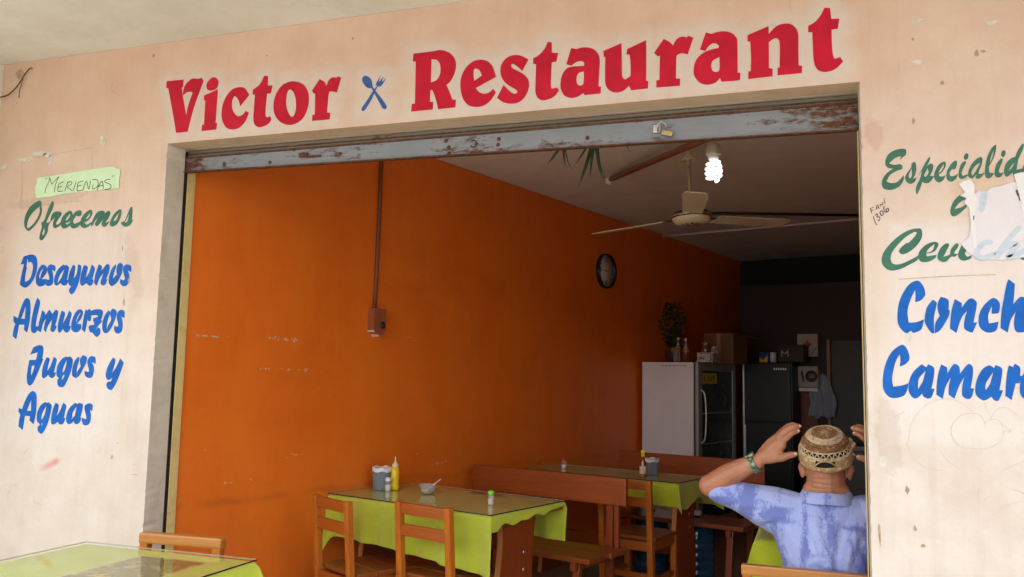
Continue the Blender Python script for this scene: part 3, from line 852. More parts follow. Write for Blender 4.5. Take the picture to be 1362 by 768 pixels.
M['paper_white2'] = simple('torn_tape_strip', lin(224, 221, 223), 0.7, 0.03, 22, bump=0.8)
M['ghost'] = simple('faded_bluish_letter', lin(190, 202, 214), 0.8, 0.06, 60)
M['dark_scrap'] = simple('dark_green_scrap', lin(70, 82, 80), 0.7, 0.3, 60)
M['chip_light'] = simple('bare_plaster_chip', lin(212, 206, 196), 0.9, 0.15, 80, bump=0.5)
M['chip_dark'] = simple('dirty_chip', lin(172, 150, 126), 0.9, 0.3, 80)
M['wood_orange'] = mat_wood('orange_varnished_wood', (0.38, 0.09, 0.008, 1), (0.56, 0.175, 0.018, 1), axis='Z', coat=0.15)
M['wood_orange_h'] = mat_wood('orange_varnished_wood_rail', (0.28, 0.06, 0.007, 1), (0.43, 0.115, 0.014, 1), axis='X', coat=0.15)
M['wood_seat'] = mat_wood('reddish_seat_wood', (0.19, 0.042, 0.010, 1), (0.31, 0.08, 0.018, 1), axis='X', worn=0.25)
M['wood_red'] = mat_wood('red_brown_varnished_wood', (0.21, 0.038, 0.006, 1), (0.34, 0.072, 0.010, 1), rough=0.35, coat=0.12, axis='X', scale=0.7)
M['wood_redz'] = mat_wood('red_brown_upright_wood', (0.19, 0.036, 0.008, 1), (0.30, 0.062, 0.014, 1), axis='Z', coat=0.15)
M['wood_edge'] = mat_wood('pale_sawn_edge', (0.40, 0.15, 0.045, 1), (0.55, 0.24, 0.08, 1), axis='Z', coat=0.2)
M['cloth'] = mat_cloth('lime_cotton', (0.52, 0.60, 0.015, 1))
M['cloth_out'] = mat_cloth('lime_cotton_lightened', (0.60, 0.72, 0.05, 1))  # indoor lime cloth made lighter; outdoor brightness put into its colour
M['wood_tan'] = mat_wood('tan_varnished_wood', (0.36, 0.135, 0.022, 1), (0.52, 0.22, 0.045, 1), axis='X', coat=0.2, worn=0.3)
M['glass'] = mat_glass('table_glass')
M['glass_edge'] = simple('dark_glass_edge', (0.012, 0.035, 0.03, 1), 0.15, 0.1, 5)
M['clear'] = mat_glass('clear_plastic', (0.95, 0.95, 0.95, 1), 0.08, 0.02, 1.3, 0.22)
M['white_plastic'] = simple('white_plastic', (0.75, 0.75, 0.76, 1), 0.4, 0.04, 8)
M['grey_plastic'] = simple('grey_ribbed_plastic', (0.17, 0.20, 0.24, 1), 0.4, 0.1, 20)
M['yellow_plastic'] = simple('mustard_yellow_plastic', (0.85, 0.56, 0.01, 1), 0.3, 0.04, 10, coat=0.3)
M['metal'] = simple('dull_metal', (0.5, 0.48, 0.44, 1), 0.35, 0.15, 30, metal=0.9)
M['brass'] = simple('dull_brass', (0.42, 0.33, 0.16, 1), 0.4, 0.2, 30, metal=0.8)
M['glass_edge_pale'] = simple('pale_glass_edge', (0.30, 0.38, 0.28, 1), 0.2, 0.1, 5)
M['black'] = simple('black_plastic', (0.012, 0.012, 0.013, 1), 0.35, 0.2, 10)
M['white_metal'] = simple('white_enamel_side', (0.80, 0.77, 0.77, 1), 0.4, 0.05, 3, bump=0.05)
M['ceiling'] = mat_concrete('room_ceiling_paint', lin(222, 220, 210), lin(232, 230, 222), lin(192, 188, 174), 2.5)
M['leaf'] = simple('green_leaf', (0.03, 0.06, 0.018, 1), 0.45, 0.4, 14)
M['pavement'] = mat_concrete('pavement_concrete', lin(150, 144, 134), lin(166, 160, 150), lin(118, 112, 102), 3)
M['floor'] = mat_concrete('room_floor_concrete', lin(120, 98, 84), lin(134, 110, 94), lin(90, 72, 60), 4)
M['asphalt'] = mat_concrete('asphalt', (0.05, 0.05, 0.05, 1), (0.065, 0.064, 0.062, 1), (0.035, 0.035, 0.035, 1), 12)

# ------------------------------------------------------------------ setting
ZL = 2.522                          # underside of the lintel
XL, XR = -2.890, 0.193              # sides of the opening
PIER = -3.995

b = MB().box(-60, 60, -1.6, 20, -0.30, 0.0)
tag(b.build('pavement', M['pavement']), kind='structure')
b = MB().box(-60, 60, -9, -1.75, -0.34, -0.13)
tag(b.build('road', M['asphalt']), kind='structure')
b = MB()
for i in range(60):
    b.box(-60 + i * 2 + 0.004, -58 + i * 2 - 0.004, -1.75, -1.6, -0.28, 0.004, 0.01)
tag(b.build('kerb', M['pavement']), kind='structure')
b = MB().box(-400, 400, -400, 400, -0.5, -0.345)
tag(b.build('ground', M['pavement']), kind='structure')
b = MB().box(-7, 7, 0.35, FY + 0.21, 3.032, 3.20)
tag(b.build('porch_ceiling', M['porch']), kind='structure')

# room: floor, ceiling, left wall, rear walls
cor = [wu(-3.7587, 2.48), wu(-0.35, 3.5), wu(-0.35, 10.0), wu(-3.7587, 10.0)]
b = MB()
b.add([(p.x, p.y, 0.006) for p in cor], [(0, 1, 2, 3)])
tag(b.build('room_floor', M['floor']), kind='structure')
b = MB()
c2 = [wu(-3.95, 2.45), wu(-0.2, 3.4), wu(-0.2, 10.2), wu(-3.95, 10.2)]
c2[0].y = 3.4296; c2[1].y = 3.4296; c2[0].x = -2.97; c2[1].x = 0.9
b.add([(p.x, p.y, CEIL) for p in c2] + [(p.x, p.y, CEIL + 0.14) for p in c2],
      [(0, 1, 2, 3), (4, 5, 6, 7), (0, 4, 5, 1), (1, 5, 6, 2), (2, 6, 7, 3), (3, 7, 4, 0)])
tag(b.build('room_ceiling', M['ceiling']), kind='structure')


def slab_wall(name, pts, z0, z1, m, label, cat='wall'):
    b = MB()
    n = len(pts)
    b.add([(p[0], p[1], z0) for p in pts] + [(p[0], p[1], z1) for p in pts],
          [tuple(reversed(range(n))), tuple(range(n, 2 * n))] + [(i, (i + 1) % n, (i + 1) % n + n, i + n) for i in range(n)])
    return tag(b.build(name, m), label, cat)


def at_y(w, y):      # point of the line w = const at world y
    u = (y - WV.y * w) / UV_.y
    return wu(w, u)


lw = slab_wall('side_wall', [at_y(WALLW, 3.4196), wu(WALLW, 10.0), wu(WALLW - 0.2, 10.0), at_y(WALLW - 0.2, 3.4196)], 0.0, CEIL - 0.002,
               M['orange'], 'long orange painted wall inside the restaurant, hung with the clock and fuse box')
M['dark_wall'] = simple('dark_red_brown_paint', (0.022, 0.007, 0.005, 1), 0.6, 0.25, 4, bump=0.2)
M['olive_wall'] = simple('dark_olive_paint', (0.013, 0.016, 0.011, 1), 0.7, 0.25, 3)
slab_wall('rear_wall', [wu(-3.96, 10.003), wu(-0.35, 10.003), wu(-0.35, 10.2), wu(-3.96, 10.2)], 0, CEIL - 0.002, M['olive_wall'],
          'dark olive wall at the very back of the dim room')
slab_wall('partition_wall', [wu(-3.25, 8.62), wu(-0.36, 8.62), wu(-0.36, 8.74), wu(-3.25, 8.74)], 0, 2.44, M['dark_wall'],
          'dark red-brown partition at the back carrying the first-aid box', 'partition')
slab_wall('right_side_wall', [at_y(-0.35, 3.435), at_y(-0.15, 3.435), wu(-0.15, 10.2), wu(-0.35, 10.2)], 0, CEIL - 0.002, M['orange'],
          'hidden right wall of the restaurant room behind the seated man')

# ------------------------------------------------------------------ facade
fac = empty('facade_wall', (0, 0, 0), 0, 'peach and cream painted street wall with hand painted words around the open front', 'wall')

LET = {k: [[smooth_loop(lp) for lp in g.split('|')] for g in v] for k, v in LETTERS.items()}
# sample of the red and navy outlines, for the sign painter's pale overspray
samp = np.array([p for k in ('victor', 'restaurant', 'utensils') for g in LET[k] for lp in g for p in lp])

CELL = 0.02


def axis(a, b2):
    n = max(1, int(round(abs(b2 - a) / CELL)))
    return [a + (b2 - a) * i / n for i in range(n + 1)]


xs = axis(PIER, XL)[:-1] + axis(XL, XR)[:-1] + axis(XR, 2.6)
zs = axis(-0.02, ZL)[:-1] + axis(ZL, 3.031)
ix0, ix1, iz0 = len(axis(PIER, XL)) - 1, len(axis(PIER, XL)) + len(axis(XL, XR)) - 2, len(axis(-0.02, ZL)) - 1
nx, nz = len(xs), len(zs)
rng = random.Random(3)
vs, att = [], []
chipL = [max(0, rng.gauss(0, 0.0035)) * (1 if rng.random() < .3 else 0.15) for _ in zs]
for j, z in enumerate(zs):
    for i, x in enumerate(xs):
        y = FY
        xx = x
        if i == ix0 and j < iz0:
            xx -= chipL[j] * 1.2; y += chipL[j] * 0.6
        if i == ix1 and j < iz0:
            xx += chipL[-j - 1] * 0.8; y += chipL[-j - 1] * 0.5
        vs.append((xx, y, z))
        if z > 2.45:
            d = np.sqrt(((samp - (x, z)) ** 2).sum(1)).min()
            att.append(max(0.0, 1 - d / 0.085))
        else:
            att.append(0.0)
fs = []
for j in range(nz - 1):
    for i in range(nx - 1):
        if ix0 <= i < ix1 and j < iz0:
            continue
        fs.append((j * nx + i, j * nx + i + 1, (j + 1) * nx + i + 1, (j + 1) * nx + i))
me = bpy.data.meshes.new('plaster')
me.from_pydata(vs, [], fs)
a = me.attributes.new('overspray', 'FLOAT', 'POINT')
a.data.foreach_set('value', att)
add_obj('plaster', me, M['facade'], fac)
# masonry behind the face
b = MB()
b.box(PIER, XL - 0.008, FY + 0.006, 3.42, -0.02, 3.03)
b.box(XR + 0.008, 2.6, FY + 0.006, 3.42, -0.02, 3.03)
b.box(XL - 0.008, XR + 0.008, FY + 0.006, 3.42, ZL + 0.006, 3.03)
b.build('masonry', M['jamb'], fac)


def reveal(name, p, q, z0, z1, m, horiz=False, chips=None):
    b = MB()
    if horiz:
        vs = [(p, FY + 0.0005, z0), (q, FY + 0.0005, z0), (q, 3.32, z0), (p, 3.32, z0)]
        b.add(vs, [(0, 1, 2, 3)])
    return b.build(name, m, fac)


reveal('lintel_underside', XL, XR, ZL, ZL, M['soffit_lintel'], True)
for (name, x, i, sgn) in (('jamb_face', XL, ix0, -1.2), ('jamb_face', XR, ix1, 0.8)):
    b = MB()
    vv = []
    for j in range(iz0 + 1):
        v = vs[j * nx + i]
        vv += [v, (x, 3.335 if x < 0 else 3.315, zs[j])]
    b.add(vv, [(2 * j, 2 * j + 1, 2 * j + 3, 2 * j + 2) for j in range(iz0)])
    b.build(name, M['jamb'], fac)

# pier that closes the left end of the porch
b = MB().box(-4.45, PIER - 0.001, 2.72, 3.42, 0, 3.031, 0.006)
tag(b.build('end_pier', M['porch']), 'pale pier at the far left end of the street wall', 'pier')

# ------------------------------------------------------------------ painted words (parts of the facade, letters are sub-parts)
WORDS = [('victor', 'red_letter', 'red painted word Victor at the left above the opening'),
         ('utensils', 'navy_letter', 'blue painted crossed spoon and fork between the two red words'),
         ('restaurant', 'red_letter', 'red painted word Restaurant at the right above the opening'),
         ('desayunos', 'blue_letter', 'blue painted word Desayunos, highest blue word on the left'),
         ('almuerzos', 'blue_letter', 'blue painted word Almuerzos on the left'),
         ('jugos', 'blue_letter', 'blue painted word Jugos on the left'),
         ('y', 'blue_letter', 'blue painted letter y standing after Jugos'),
         ('aguas', 'blue_letter', 'blue painted word Aguas, lowest word on the left'),
         ('conchas', 'blue_letter', 'blue painted word beginning Conch on the right'),
         ('camarones', 'blue_letter', 'blue painted word beginning Camar on the right'),
         ('ofrecemos', 'green_letter', 'green painted word Ofrecemos on the left'),
         ('especialidad', 'green_letter', 'green painted word Especialidad, highest word on the right'),
         ('o', 'green_letter', 'green painted letter half hidden under torn paper'),
         ('ceviche', 'green_letter', 'green painted word Ceviche half hidden under torn paper')]
for key, mk, lab in WORDS:
    we = empty('painted_word' if key not in ('utensils',) else 'painted_emblem', (0, 0, 0))
    we.parent = fac
    we['label'] = lab
    for i, g in enumerate(LET[key]):
        b = MB()
        b.prism(g, face_xz(0.0006), 0.0005 + 0.0003 * (i % 3))
        nm = 'letter' if key != 'utensils' else ('spoon' if i == 0 else 'fork')
        b.build(nm, M[mk], we)
def strokes(key, nm, m, parent, off, depth=0.0005, wmul=1.0):
    b = MB()
    for k, (wd, pts) in enumerate(STROKES[key]):
        P = [tuple(float(q) / 2000 for q in t.split(',')) for t in pts.split()]
        b.ribbon(P, wd * wmul, face_xz(off), depth + 0.00025 * (k % 4))
    return b.build(nm, m, parent)


tag(strokes('fani', 'handwritten_note', M['ink'], fac, 0.0006), 'small black handwriting FANI 1306 by the right jamb')
strokes('pencil', 'pencil_doodle', M['pencil'], fac, 0.0006, 0.0004, 0.8)['kind'] = 'stuff'
strokes('scuffs', 'scuff_mark', M['chip_dark'], fac, 0.0006, 0.0004, 0.6)['kind'] = 'stuff'
b = MB()
for q in ([(-3.815, 2.49), (-3.80, 2.35), (-3.795, 2.245)], [(-3.795, 2.245), (-3.60, 2.262), (-3.40, 2.268)], [(-3.37, 2.30), (-3.345, 2.42), (-3.36, 2.53)], [(-3.80, 2.505), (-3.60, 2.52), (-3.36, 2.535)],
          [(0.30, 1.80), (0.45, 1.807), (0.60, 1.81)]):
    b.ribbon(q, 0.0032, face_xz(0.0005), 0.0003)
b.build('old_notice_outline', simple('faint_glue_line', lin(196, 170, 150), 0.8, 0.25, 50), fac)['kind'] = 'stuff'
strokes('three', 'pencil_number', M['pencil'], fac, 0.0006, 0.0004)
# chips, nail holes and old tape on the plaster
def blob(b, x, z, rx, rz, off=0.0007, n=11, seed=0, ang=0.0, jag=0.35):
    r = random.Random(seed + int(x * 1000) + int(z * 777))
    P = []
    for k in range(n):
        t = k * 2 * math.pi / n
        q = 1 - jag + 2 * jag * r.random()
        a, c = rx * q * math.cos(t), rz * q * math.sin(t)
        P.append((x + a * math.cos(ang) - c * math.sin(ang), z + a * math.sin(ang) + c * math.cos(ang)))
    b.prism([P], face_xz(off), 0.0008)


b = MB()
for x, z, rx, rz in [(-3.78, 2.505, .05, .012), (-3.70, 2.53, .04, .014), (-3.64, 2.52, .03, .012), (-3.625, 2.49, .016, .03), (-3.30, 2.57, .012, .02),
                     (-3.28, 2.555, .006, .018), (0.385, 2.726, .018, .008), (0.385, 2.574, .02, .009), (0.62, 2.69, .018, .008), (0.62, 1.30, .016, .016),
                     (0.235, 1.17, .014, .02), (0.40, 0.915, .008, .012), (-3.935, 2.47, .02, .014), (0.33, 1.6, .012, .02), (-3.72, 1.96, .006, .02)]:
    blob(b, x, z, rx, rz)
b.build('plaster_chip', M['chip_light'], fac)['kind'] = 'stuff'
b = MB()
for x, z, rx, rz in [(-3.098, 1.028, .007, .010), (-3.01, 2.972, .009, .011), (-3.885, 2.955, .010, .016), (0.365, 2.362, .006, .010), (0.59, 2.59, .009, .006),
                     (0.571, 2.588, .007, .012), (0.46, 2.49, .006, .008), (0.37, 2.66, .004, .006), (-3.12, 2.02, .003, .012), (-3.07, 1.86, .005, .012),
                     (-3.09, 1.76, .006, .016), (-3.385, 2.155, .010, .014), (0.80, 1.7, .02, .006), (0.31, 1.08, .006, .014), (0.355, 0.90, .008, .006),
                     (0.33, 0.955, .005, .01), (-1.9, 2.93, .004, .006), (-2.35, 2.9, .004, .004), (0.17 + 0.05, 0.93, .004, .04)]:
    blob(b, x, z, rx, rz, seed=5)
b.build('dirt_chip', M['chip_dark'], fac)['kind'] = 'stuff'

# mint paper label MERIENDAS
t = empty('paper_label', (0, 0, 0), 0, 'mint green paper strip handwritten Meriendas, stuck above the green word on the left', 'label')
P = [(-3.700, 2.402), (-3.62, 2.405), (-3.45, 2.417), (-3.28, 2.428), (-3.205, 2.430), (-3.188, 2.418), (-3.168, 2.414), (-3.163, 2.40), (-3.168, 2.36), (-3.163, 2.318),
     (-3.25, 2.317), (-3.45, 2.312), (-3.52, 2.309), (-3.60, 2.299), (-3.695, 2.296), (-3.704, 2.33), (-3.708, 2.35), (-3.700, 2.37)]
b = MB().prism([P], face_xz(0.0026), 0.0012)
b.build('paper', M['paper_green'], t)
strokes('meriendas', 'handwriting', M['ink'], t, 0.0046, 0.0003, 1.15)

# torn poster on the right
t = empty('torn_poster', (0, 0, 0), 0, 'torn whitish poster remains over the green words at the right edge', 'poster')
P = [(0.543, 2.085), (0.56, 2.098), (0.58, 2.092), (0.60, 2.108), (0.63, 2.112), (0.66, 2.122), (0.70, 2.118), (0.76, 2.13), (0.84, 2.12), (0.86, 1.95), (0.83, 1.90),
     (0.78, 1.875), (0.74, 1.885), (0.70, 1.868), (0.66, 1.862), (0.62, 1.858), (0.58, 1.862), (0.555, 1.868), (0.535, 1.876), (0.52, 1.888), (0.508, 1.905),
     (0.498, 1.92), (0.512, 1.928), (0.525, 1.94), (0.532, 1.98), (0.536, 2.03)]
MB().prism([P], face_xz(0.0030), 0.0012).build('sheet', M['paper_white'], t)
for nm in ('ghosto', 'ghosti', 'ghostc', 'ghosth'):
    strokes(nm, 'faded_letter', M['ghost'], t, 0.0048, 0.0003)
strokes('darkgap', 'dark_scrap', M['dark_scrap'], t, 0.0048, 0.0006, 0.7)['kind'] = 'stuff'
P1 = [(0.500, 2.125), (0.515, 2.135), (0.535, 2.14), (0.548, 2.12), (0.546, 2.09), (0.556, 2.07), (0.552, 2.05), (0.546, 2.03), (0.545, 1.98), (0.548, 1.93), (0.546, 1.90),
      (0.538, 1.905), (0.533, 1.94), (0.531, 2.0), (0.529, 2.04), (0.515, 2.06), (0.522, 2.075), (0.502, 2.085), (0.518, 2.095), (0.508, 2.11)]
P2 = [(0.668, 2.150), (0.69, 2.155), (0.73, 2.15), (0.76, 2.13), (0.76, 1.95), (0.73, 1.90), (0.70, 1.93), (0.688, 2.0), (0.682, 2.06), (0.676, 2.10)]
for P in (P1, P2):
    MB().prism([P], face_xz(0.0050), 0.0006).build('tape_strip', M['paper_white2'], t)

# loose wire at the top left
b = MB().tube(smooth_open([(-3.798, FY + 0.004, 2.990), (-3.802, FY - 0.010, 2.988), (-3.834, FY - 0.012, 2.956), (-3.875, FY - 0.014, 2.899), (-3.934, FY - 0.012, 2.860), (-3.990, FY - 0.012, 2.850)]), 0.0034, 6)
b.tube(smooth_open([(-3.840, FY - 0.013, 2.949), (-3.852, FY - 0.010, 2.905), (-3.865, FY - 0.008, 2.872), (-3.866, FY - 0.006, 2.838)]), 0.0017, 5)
tag(b.build('loose_wire', M['rust']), 'loose brown wire curling from the wall at the top left corner', 'wire')

# ------------------------------------------------------------------ roller shutter in the head of the opening
t = empty('roller_shutter', (0, 0, 0), 0, 'rusty grey blue roller shutter rolled up under the lintel', 'shutter')


def zbar(x):     # the bar hangs a touch lower at the right
    f = (x - XL) / (XR - XL)
    return 2.414 + (2.382 - 2.414) * f, 2.479 + (2.483 - 2.479) * f


def strip(x0, x1, y, depth, lo, hi, n=1):
    b = MB()
    vs = []
    for x in (x0, x1):
        zl, zh = lo(x), hi(x)
        vs += [(x, y, zl), (x, y, zh), (x, y + depth, zh), (x, y + depth, zl)]
    b.add(vs, [(0, 1, 5, 4), (1, 2, 6, 5), (2, 3, 7, 6), (3, 0, 4, 7), (0, 3, 2, 1), (4, 5, 6, 7)])
    return b


strip(XL + .001, XR - .001, 3.342, 0.004, lambda x: zbar(x)[0], lambda x: zbar(x)[1]).build('bottom_plate', M['shutter'], t)
strip(XL + .001, XR - .001, 3.325, 0.030, lambda x: zbar(x)[0] - 0.005, lambda x: zbar(x)[0] - 0.0005).build('bottom_flange', M['rust'], t)
strip(XL + .001, XR - .001, 3.336, 0.020, lambda x: zbar(x)[1] + 0.0005, lambda x: zbar(x)[1] + 0.008).build('top_flange', M['rust'], t)
strip(XL + .002, XR - .002, 3.352, 0.004, lambda x: zbar(x)[1] + 0.0085, lambda x: 2.519).build('slat', M['shutter_old'], t)
strip(XL + .002, XR - .002, 3.348, 0.003, lambda x: 2.500, lambda x: 2.506).build('slat_lip', M['rust'], t)
for x, z in [(-1.475, 2.436), (-1.475, 2.408), (-1.245, 2.430), (-1.242, 2.455), (-1.49, 2.466), (-2.40, 2.43), (-0.85, 2.43), (-2.02, 2.445), (-2.66, 2.435)]:
    b = MB().lathe([(0.0, 0.004), (0.006, 0.0035), (0.009, 0.001), (0.0092, 0)], 12)
    b.build('bolt', M['rust'], t, (x, 3.3415, z), (R(90), 0, 0))
b = MB().tube([(math.cos(a) * 0.015 - 1.358, 3.336, 2.442 + math.sin(a) * 0.015) for a in [k * 2 * math.pi / 14 for k in range(-6, 6)]], 0.0022, 6)
b.build('pull_ring', M['dark_steel'], t)
b = MB().box(-2.235, -2.19, 3.330, 3.3415, 2.440, 2.462, 0.003)
b.box(-2.19, -2.12, 3.336, 3.3415, 2.436, 2.448, 0.002)
b.build('hasp', M['rust'], t)
b = MB().box(-0.575, -0.545, 3.326, 3.3415, 2.425, 2.46, 0.003)
b.tube([(-0.553, 3.31, 2.425), (-0.55, 3.30, 2.452), (-0.535, 3.297, 2.462), (-0.52, 3.30, 2.45), (-0.517, 3.31, 2.43)], 0.004, 7)
b.build('staple', M['metal'], t)
pk = MB().box(-0.024, 0.024, -0.009, 0.009, -0.011, 0.011, 0.004)
tag(pk.build('padlock', M['brass'], None, (-0.515, 3.312, 2.415), (0, R(16), R(-8))), 'small brass padlock hanging from the staple on the shutter bar', 'padlock')
for side in (-1, 1):
    if side < 0:
        MB().box(XL - 0.02, XL - 0.0035, 3.321, 3.364, 0, 2.52, 0.002).build('guide_rail', M['dark_steel'], t)
        MB().box(XL - 0.03, XL - 0.0012, 3.3645, 3.4199, 0, 2.519, 0.002).build('yellow_edge_strip', M['yellow_strip'], t)
    else:
        MB().box(XR - 0.002, XR + 0.02, 3.316, 3.335, 0, 2.40, 0.001).build('guide_rail', M['dark_steel'], t)
        MB().box(XR - 0.005, XR + 0.02, 3.336, 3.36, 0, 2.38, 0.001).build('yellow_edge_strip', M['yellow_strip'], t)
# ------------------------------------------------------------------ fixtures of the room


def on_side_wall(u_, z):
    """empty placed on the side wall: local X runs along the wall into the room, local Y points out of the wall, Z up"""
    p = wu(WALLW, u_, z)
    return p, math.atan2(UV_.y, UV_.x)          # local X = UV_, local Y = (-UV_.y, UV_.x) -> points left; so objects use -Y


p, rz = on_side_wall(3.757, 1.763)
t = empty('fuse_box', p, rz, 'small reddish brown fuse box with round knob on the orange wall', 'fuse box')
M['box_brown'] = simple('brown_box_paint', (0.30, 0.085, 0.035, 1), 0.5, 0.15, 20)
prof = [(-0.048, 0.08), (0.048, 0.08), (0.052, 0.0), (0.050, -0.05), (0.035, -0.075), (0.0, -0.083), (-0.035, -0.075), (-0.050, -0.05), (-0.052, 0.0)]
MB().prism([prof], lambda a, c, d: (a, -0.002 - d, c), 0.055).build('case', M['box_brown'], t)
MB().lathe([(0, .012), (.018, .011), (.022, .004), (.022, 0)], 16).build('knob', M['dark_steel'], t, (0.018, -0.058, -0.02), (R(90), 0, 0))
MB().box(-0.003, 0.003, -0.016, 0.016, 0, 0.004).build('knob_slot', M['metal'], t, (0.018, -0.071, -0.02), (R(90), R(50), 0))
MB().prism([[(-0.052, -0.055), (0.0, -0.088), (0.0, -0.075), (-0.045, -0.048)]], lambda a, c, d: (a, -0.001 - d, c - 0.004), 0.05).build('lip', M['white_plastic'], t)
M['conduit'] = simple('brown_conduit_paint', (0.20, 0.055, 0.022, 1), 0.55, 0.2, 12)
tag(MB().tube([(-0.012, -0.016, 0.081), (-0.006, -0.016, 0.30), (-0.002, -0.016, 0.55), (0.0, -0.016, 0.80), (0.0, -0.016, 1.15)], 0.013, 10)
    .build('conduit_pipe', M['conduit'], None, p, (0, 0, rz)), 'thin brown conduit running up the orange wall above the fuse box', 'conduit')

# clock
p, rz = on_side_wall(6.635, 2.409)
t = empty('wall_clock', p, rz, 'round black rimmed wall clock high on the orange wall', 'clock')
RC = 0.158
MB().lathe([(RC * .86, 0.0), (RC * .9, 0.03), (RC * .97, 0.042), (RC, 0.030), (RC, 0.0)], 48).build('rim', M['black'], t, (0, -0.001, 0), (R(90), 0, 0))
M['clock_face'] = simple('clock_face_cream', (0.68, 0.66, 0.60, 1), 0.5, 0.03, 5)
MB().lathe([(0, 0.018), (RC * .90, 0.018), (RC * .90, 0.0)], 48).build('face', M['clock_face'], t, (0, -0.001, 0), (R(90), 0, 0))
tf = lambda a, c, d: (a, -0.0195 - d, c)
dig = {'1': [[(0, -.5), (0, .5), (-.2, .3)]], '2': [[(-.3, .3), (0, .5), (.3, .25), (-.3, -.5), (.3, -.5)]],
       '3': [[(-.25, .45), (.25, .35), (0, .05), (.3, -.25), (-.25, -.45)]], '6': [[(.25, .45), (-.2, .2), (-.25, -.3), (.1, -.5), (.25, -.15), (-.2, -.05)]],
       '9': [[(.2, .05), (-.2, .1), (-.1, .45), (.25, .35), (.2, -.2), (-.1, -.5)]]}


def numeral(txt, cx, cz, h):
    b = MB()
    for k, ch in enumerate(txt):
        ox = (k - (len(txt) - 1) / 2) * h * 0.8
        for j, s in enumerate(dig[ch]):
            b.ribbon([(cx + ox + q[0] * h, cz + q[1] * h) for q in s], h * 0.17, tf, 0.0005)
    return b


for txt, cx, cz in (('12', 0, .105), ('3', .108, 0), ('6', 0, -.105), ('9', -.108, 0)):
    numeral(txt, cx, cz, 0.045).build('numeral', M['ink'], t)
b = MB()
for k in range(12):
    if k % 3:
        a = k * math.pi / 6
        b.ribbon([(math.sin(a) * .112, math.cos(a) * .112), (math.sin(a) * .124, math.cos(a) * .124)], .008, tf, 0.0004)
b.build('hour_marks', M['ink'], t)['kind'] = 'stuff'
MB().ribbon([(0.012, -0.002), (-0.06, 0.004)], 0.007, tf, 0.003).build('hour_hand', M['ink'], t)
MB().ribbon([(0.02, 0.0), (-0.105, 0.006)], 0.004, tf, 0.005).build('minute_hand', M['ink'], t)
b = MB().lathe([(0, 0.006), (0.007, 0.006), (0.007, 0)], 12)
b.build('hub', M['ink'], t, (0, -0.0195, 0), (R(90), 0, 0))

# nicks in the orange paint
b = MB()
r = random.Random(11)
U0 = [(2.56, 1.614, 8), (2.66, 1.616, 5), (2.62, 1.615, 5), (3.0, 1.624, 6), (3.08, 1.621, 8), (3.15, 1.62, 6), (2.97, 1.457, 5), (3.1, 1.458, 4), (3.22, 1.458, 4),
      (3.17, 0.985, 4), (3.24, 0.984, 4), (2.9, 0.88, 3), (2.75, 0.87, 3), (4.45, 0.86, 7), (4.38, 0.85, 5), (4.2, 0.93, 3), (4.09, 1.68, 3), (2.6, 1.05, 2), (3.4, 1.3, 2)]
for (u0, z0, k) in U0:
    for q in range(k):
        uu, zz = u0 + r.gauss(0, .02), z0 + r.gauss(0, .004)
        s = 0.003 + 0.004 * r.random()
        pts = [(uu + s * (0.6 + .8 * r.random()) * math.cos(a), zz + s * .6 * (0.6 + .8 * r.random()) * math.sin(a)) for a in [j * math.pi / 3 for j in range(6)]]
        b.prism([pts], lambda a, c, d: tuple(wu(WALLW + 0.0006 + d, a, c)), 0.0006)
tag(b.build('paint_nick', simple('bare_nick', (0.62, 0.50, 0.36, 1), 0.9, 0.1, 40), lw), kind='stuff')

# ceiling: wooden pole, cables, light, fan
a_, b_ = Vector((-0.75, 5.02, 2.80)), Vector((-1.33, 5.93, 2.885))
M['pole'] = mat_wood('rusty_brown_pole', (0.16, 0.06, 0.03, 1), (0.28, 0.11, 0.05, 1), axis='Y')
t = empty('ceiling_pipe', (0, 0, 0), 0, 'brown pipe with white end cap slanting under the ceiling near the fan', 'pipe')
MB().tube([a_ + (a_ - b_) * 0.6, a_, b_], 0.021, 10).build('pipe', M['pole'], t)
MB().tube([b_ + Vector((0, 0, 0.02)), b_ + (b_ - a_).normalized() * 0.03 + Vector((0, 0, -.01)), b_ + (b_ - a_).normalized() * 0.07 + Vector((0, 0, -.02))], [0.022, 0.032, 0.024], 12).build('end_cap', M['white_plastic'], t)
b = MB().tube([(-1.66, 8.65, 2.905), (-0.6, 8.35, 2.905), (0.6, 8.0, 2.905)], 0.011, 6)
tag(b.build('ceiling_conduit', M['white_plastic']), 'thin pale conduit crossing the ceiling behind the fan', 'conduit')
b = MB().tube([(-0.90, 7.42, 2.90), (-0.2, 7.63, 2.90), (0.70, 7.93, 2.90)], 0.012, 6)
tag(b.build('ceiling_cable', M['black']), 'black cable along the ceiling right of the fan', 'cable')

HUB = Vector((-0.662, 5.20, 2.435))
t = empty('ceiling_fan', HUB, 0, 'cream three bladed ceiling fan hanging in front of the dark room', 'fan')
M['fan_cream'] = simple('fan_cream_paint', (0.62, 0.52, 0.34, 1), 0.45, 0.06, 6, coat=0.2)
M['fan_dark'] = simple('fan_dark_motor', (0.06, 0.045, 0.03, 1), 0.35, 0.2, 20, metal=0.5)
MB().lathe([(0.0, -0.045), (0.06, -0.044), (0.10, -0.034), (0.117, -0.012), (0.117, -0.004)], 36).build('motor_cover', M['fan_cream'], t)
MB().lathe([(0.117, -0.004), (0.124, 0.0), (0.124, 0.016), (0.10, 0.036), (0.05, 0.05), (0.0, 0.052)], 36).build('motor', M['fan_dark'], t)
MB().lathe([(0.1245, 0.002), (0.1265, 0.004), (0.1265, 0.010), (0.1245, 0.012)], 36).build('chrome_band', M['metal'], t)
b = MB()
